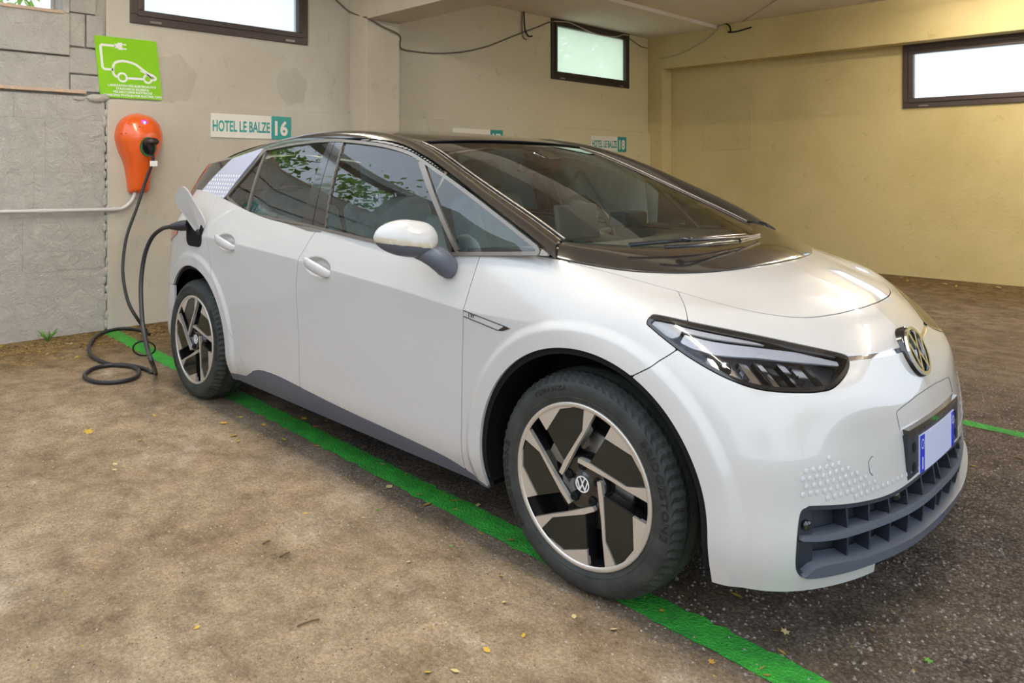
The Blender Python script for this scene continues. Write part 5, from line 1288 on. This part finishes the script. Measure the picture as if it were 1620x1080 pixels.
# stone chips on the asphalt in front
mb = MB()
for _ in range(16000):
    x = random.uniform(-.4, 2.6); y = random.uniform(-1.0, 3.4)
    if (x-1.45)**2 + (y+2.74)**2 < 1: continue
    if y < -.72 and random.random() < .8: continue
    s_ = random.uniform(.002, .0075); a = random.uniform(0, 6.28); c, d = math.cos(a)*s_, math.sin(a)*s_; h = s_*random.uniform(.4, 1.0)
    mb.add([(x+c, y+d, 0), (x-d, y+c, 0), (x-c, y-d, 0), (x+d, y-c, 0), (x, y, h)], [(0, 1, 4), (1, 2, 4), (2, 3, 4), (3, 0, 4)])
tag(mb.build('stone_chips', mat('stone_grit', (.33, .275, .24), rough=.85, col2=(.07, .055, .055), vscale=90), fix=False), 'coarse stone chips standing out of the dark asphalt', 'gravel', kind='stuff')
for a, b in (((415, 860), (427, 855)), ((442, 881), (458, 873)), ((470, 990), (505, 979))):
    p, q = at_plane(*a, 2, .004), at_plane(*b, 2, .006); m_ = (p+q)/2 + [0, .004, .002]
    o = MB().tube(smooth_poly([p, m_, q], 4, False), .0025, 6).build('twig', mat('twig_bark', (.13, .08, .04), rough=.8)); tag(o, 'short thin dry twig lying on the tan dusty floor', 'twig', 'dry twigs on the floor')
mb = MB(); c0 = at_plane(76, 539, 2, 0)
for k in range(14):
    a = k*.9; mb.tube([c0, c0 + [.03*math.cos(a), .03*math.sin(a), .04], c0 + [.07*math.cos(a), .07*math.sin(a), .05 + .02*(k % 3)]], [.004, .007, .001], 4)
tag(mb.build('grass_tuft', mat('weed_green', (.12, .28, .03), rough=.7)), 'small green weed tuft sprouting at the foot of the concrete wall', 'plant')

# ================================================================ trees outside
def tree_parts(n=5200, seed=3):
    r = np.random.default_rng(seed); V = []; F = []
    cl = np.clip(r.normal(0, 1, (26, 3)), -1.7, 1.7)*[1.0, 1.2, .9]
    c = cl[r.integers(0, 26, n)] + r.normal(0, .34, (n, 3)); ang = r.uniform(0, 6.28, n); tilt = r.uniform(-1, 1, (n, 3)); s = r.uniform(.05, .11, n)
    u = r.normal(0, 1, (n, 3)); u /= np.linalg.norm(u, axis=1, keepdims=True); w = np.cross(u, tilt); w /= np.linalg.norm(w, axis=1, keepdims=True)
    P = np.stack([c - u*s[:, None], c + w*s[:, None]*.5, c + u*s[:, None], c - w*s[:, None]*.5], 1).reshape(-1, 3); b = np.arange(n)*4
    return P, [(int(i), int(i)+1, int(i)+2, int(i)+3) for i in b]
P, F = tree_parts(); M_LF = mat('tree_leaf', (.44, .62, .16), rough=.55, col2=(.24, .42, .07), vscale=1.5); M_BARK = mat('tree_bark', (.10, .075, .05), rough=.9)
crown = MB().add(P, F).build('crown', M_LF, fix=False); crown['kind'] = 'stuff'
trunk = MB().tube([(0, 0, -3.0), (.1, 0, -1.6), (0, .1, -.2), (.1, .2, .9)], [.13, .11, .08, .03], 8); 
for a in range(5): trunk.tube([(0, .05, -.9 + .3*a), (.6*math.cos(a*1.3), .6*math.sin(a*1.3), -.3 + .3*a), (1.1*math.cos(a*1.3), 1.1*math.sin(a*1.3), .2 + .25*a)], [.05, .03, .01], 6)
trunk = trunk.build('trunk', M_BARK)
t0 = empty('tree', (-8.4, -2.2, 3.2), 'leafy green tree growing close behind the unglazed opening', 'tree', 'trees outside the garage'); crown.parent = t0; trunk.parent = t0
for x, y, z, sc, lb in ((-11.5, -9.5, 3.0, 1.1, 'leafy green tree beyond the rough concrete wall'), (-9.6, 12.0, 3.3, 1.2, 'leafy tree shading the greenish window from outside'), (-4, -19, 3.0, 1.3, 'broad tree across the yard facing the charging bay'), (7.5, -18, 3.0, 1.3, 'tall tree across the yard beside the open end'), (14, -8, 3.0, 1.2, 'tree outside the open end of the garage'), (14.5, 3, 3.0, 1.2, 'second tree outside the open end of the garage')):
    c = copy_tree(t0); c.location = (x, y, z*sc); c.scale = (sc,)*3; c.rotation_euler[2] = x*1.7; tag(c, lb, 'tree', 'trees outside the garage')
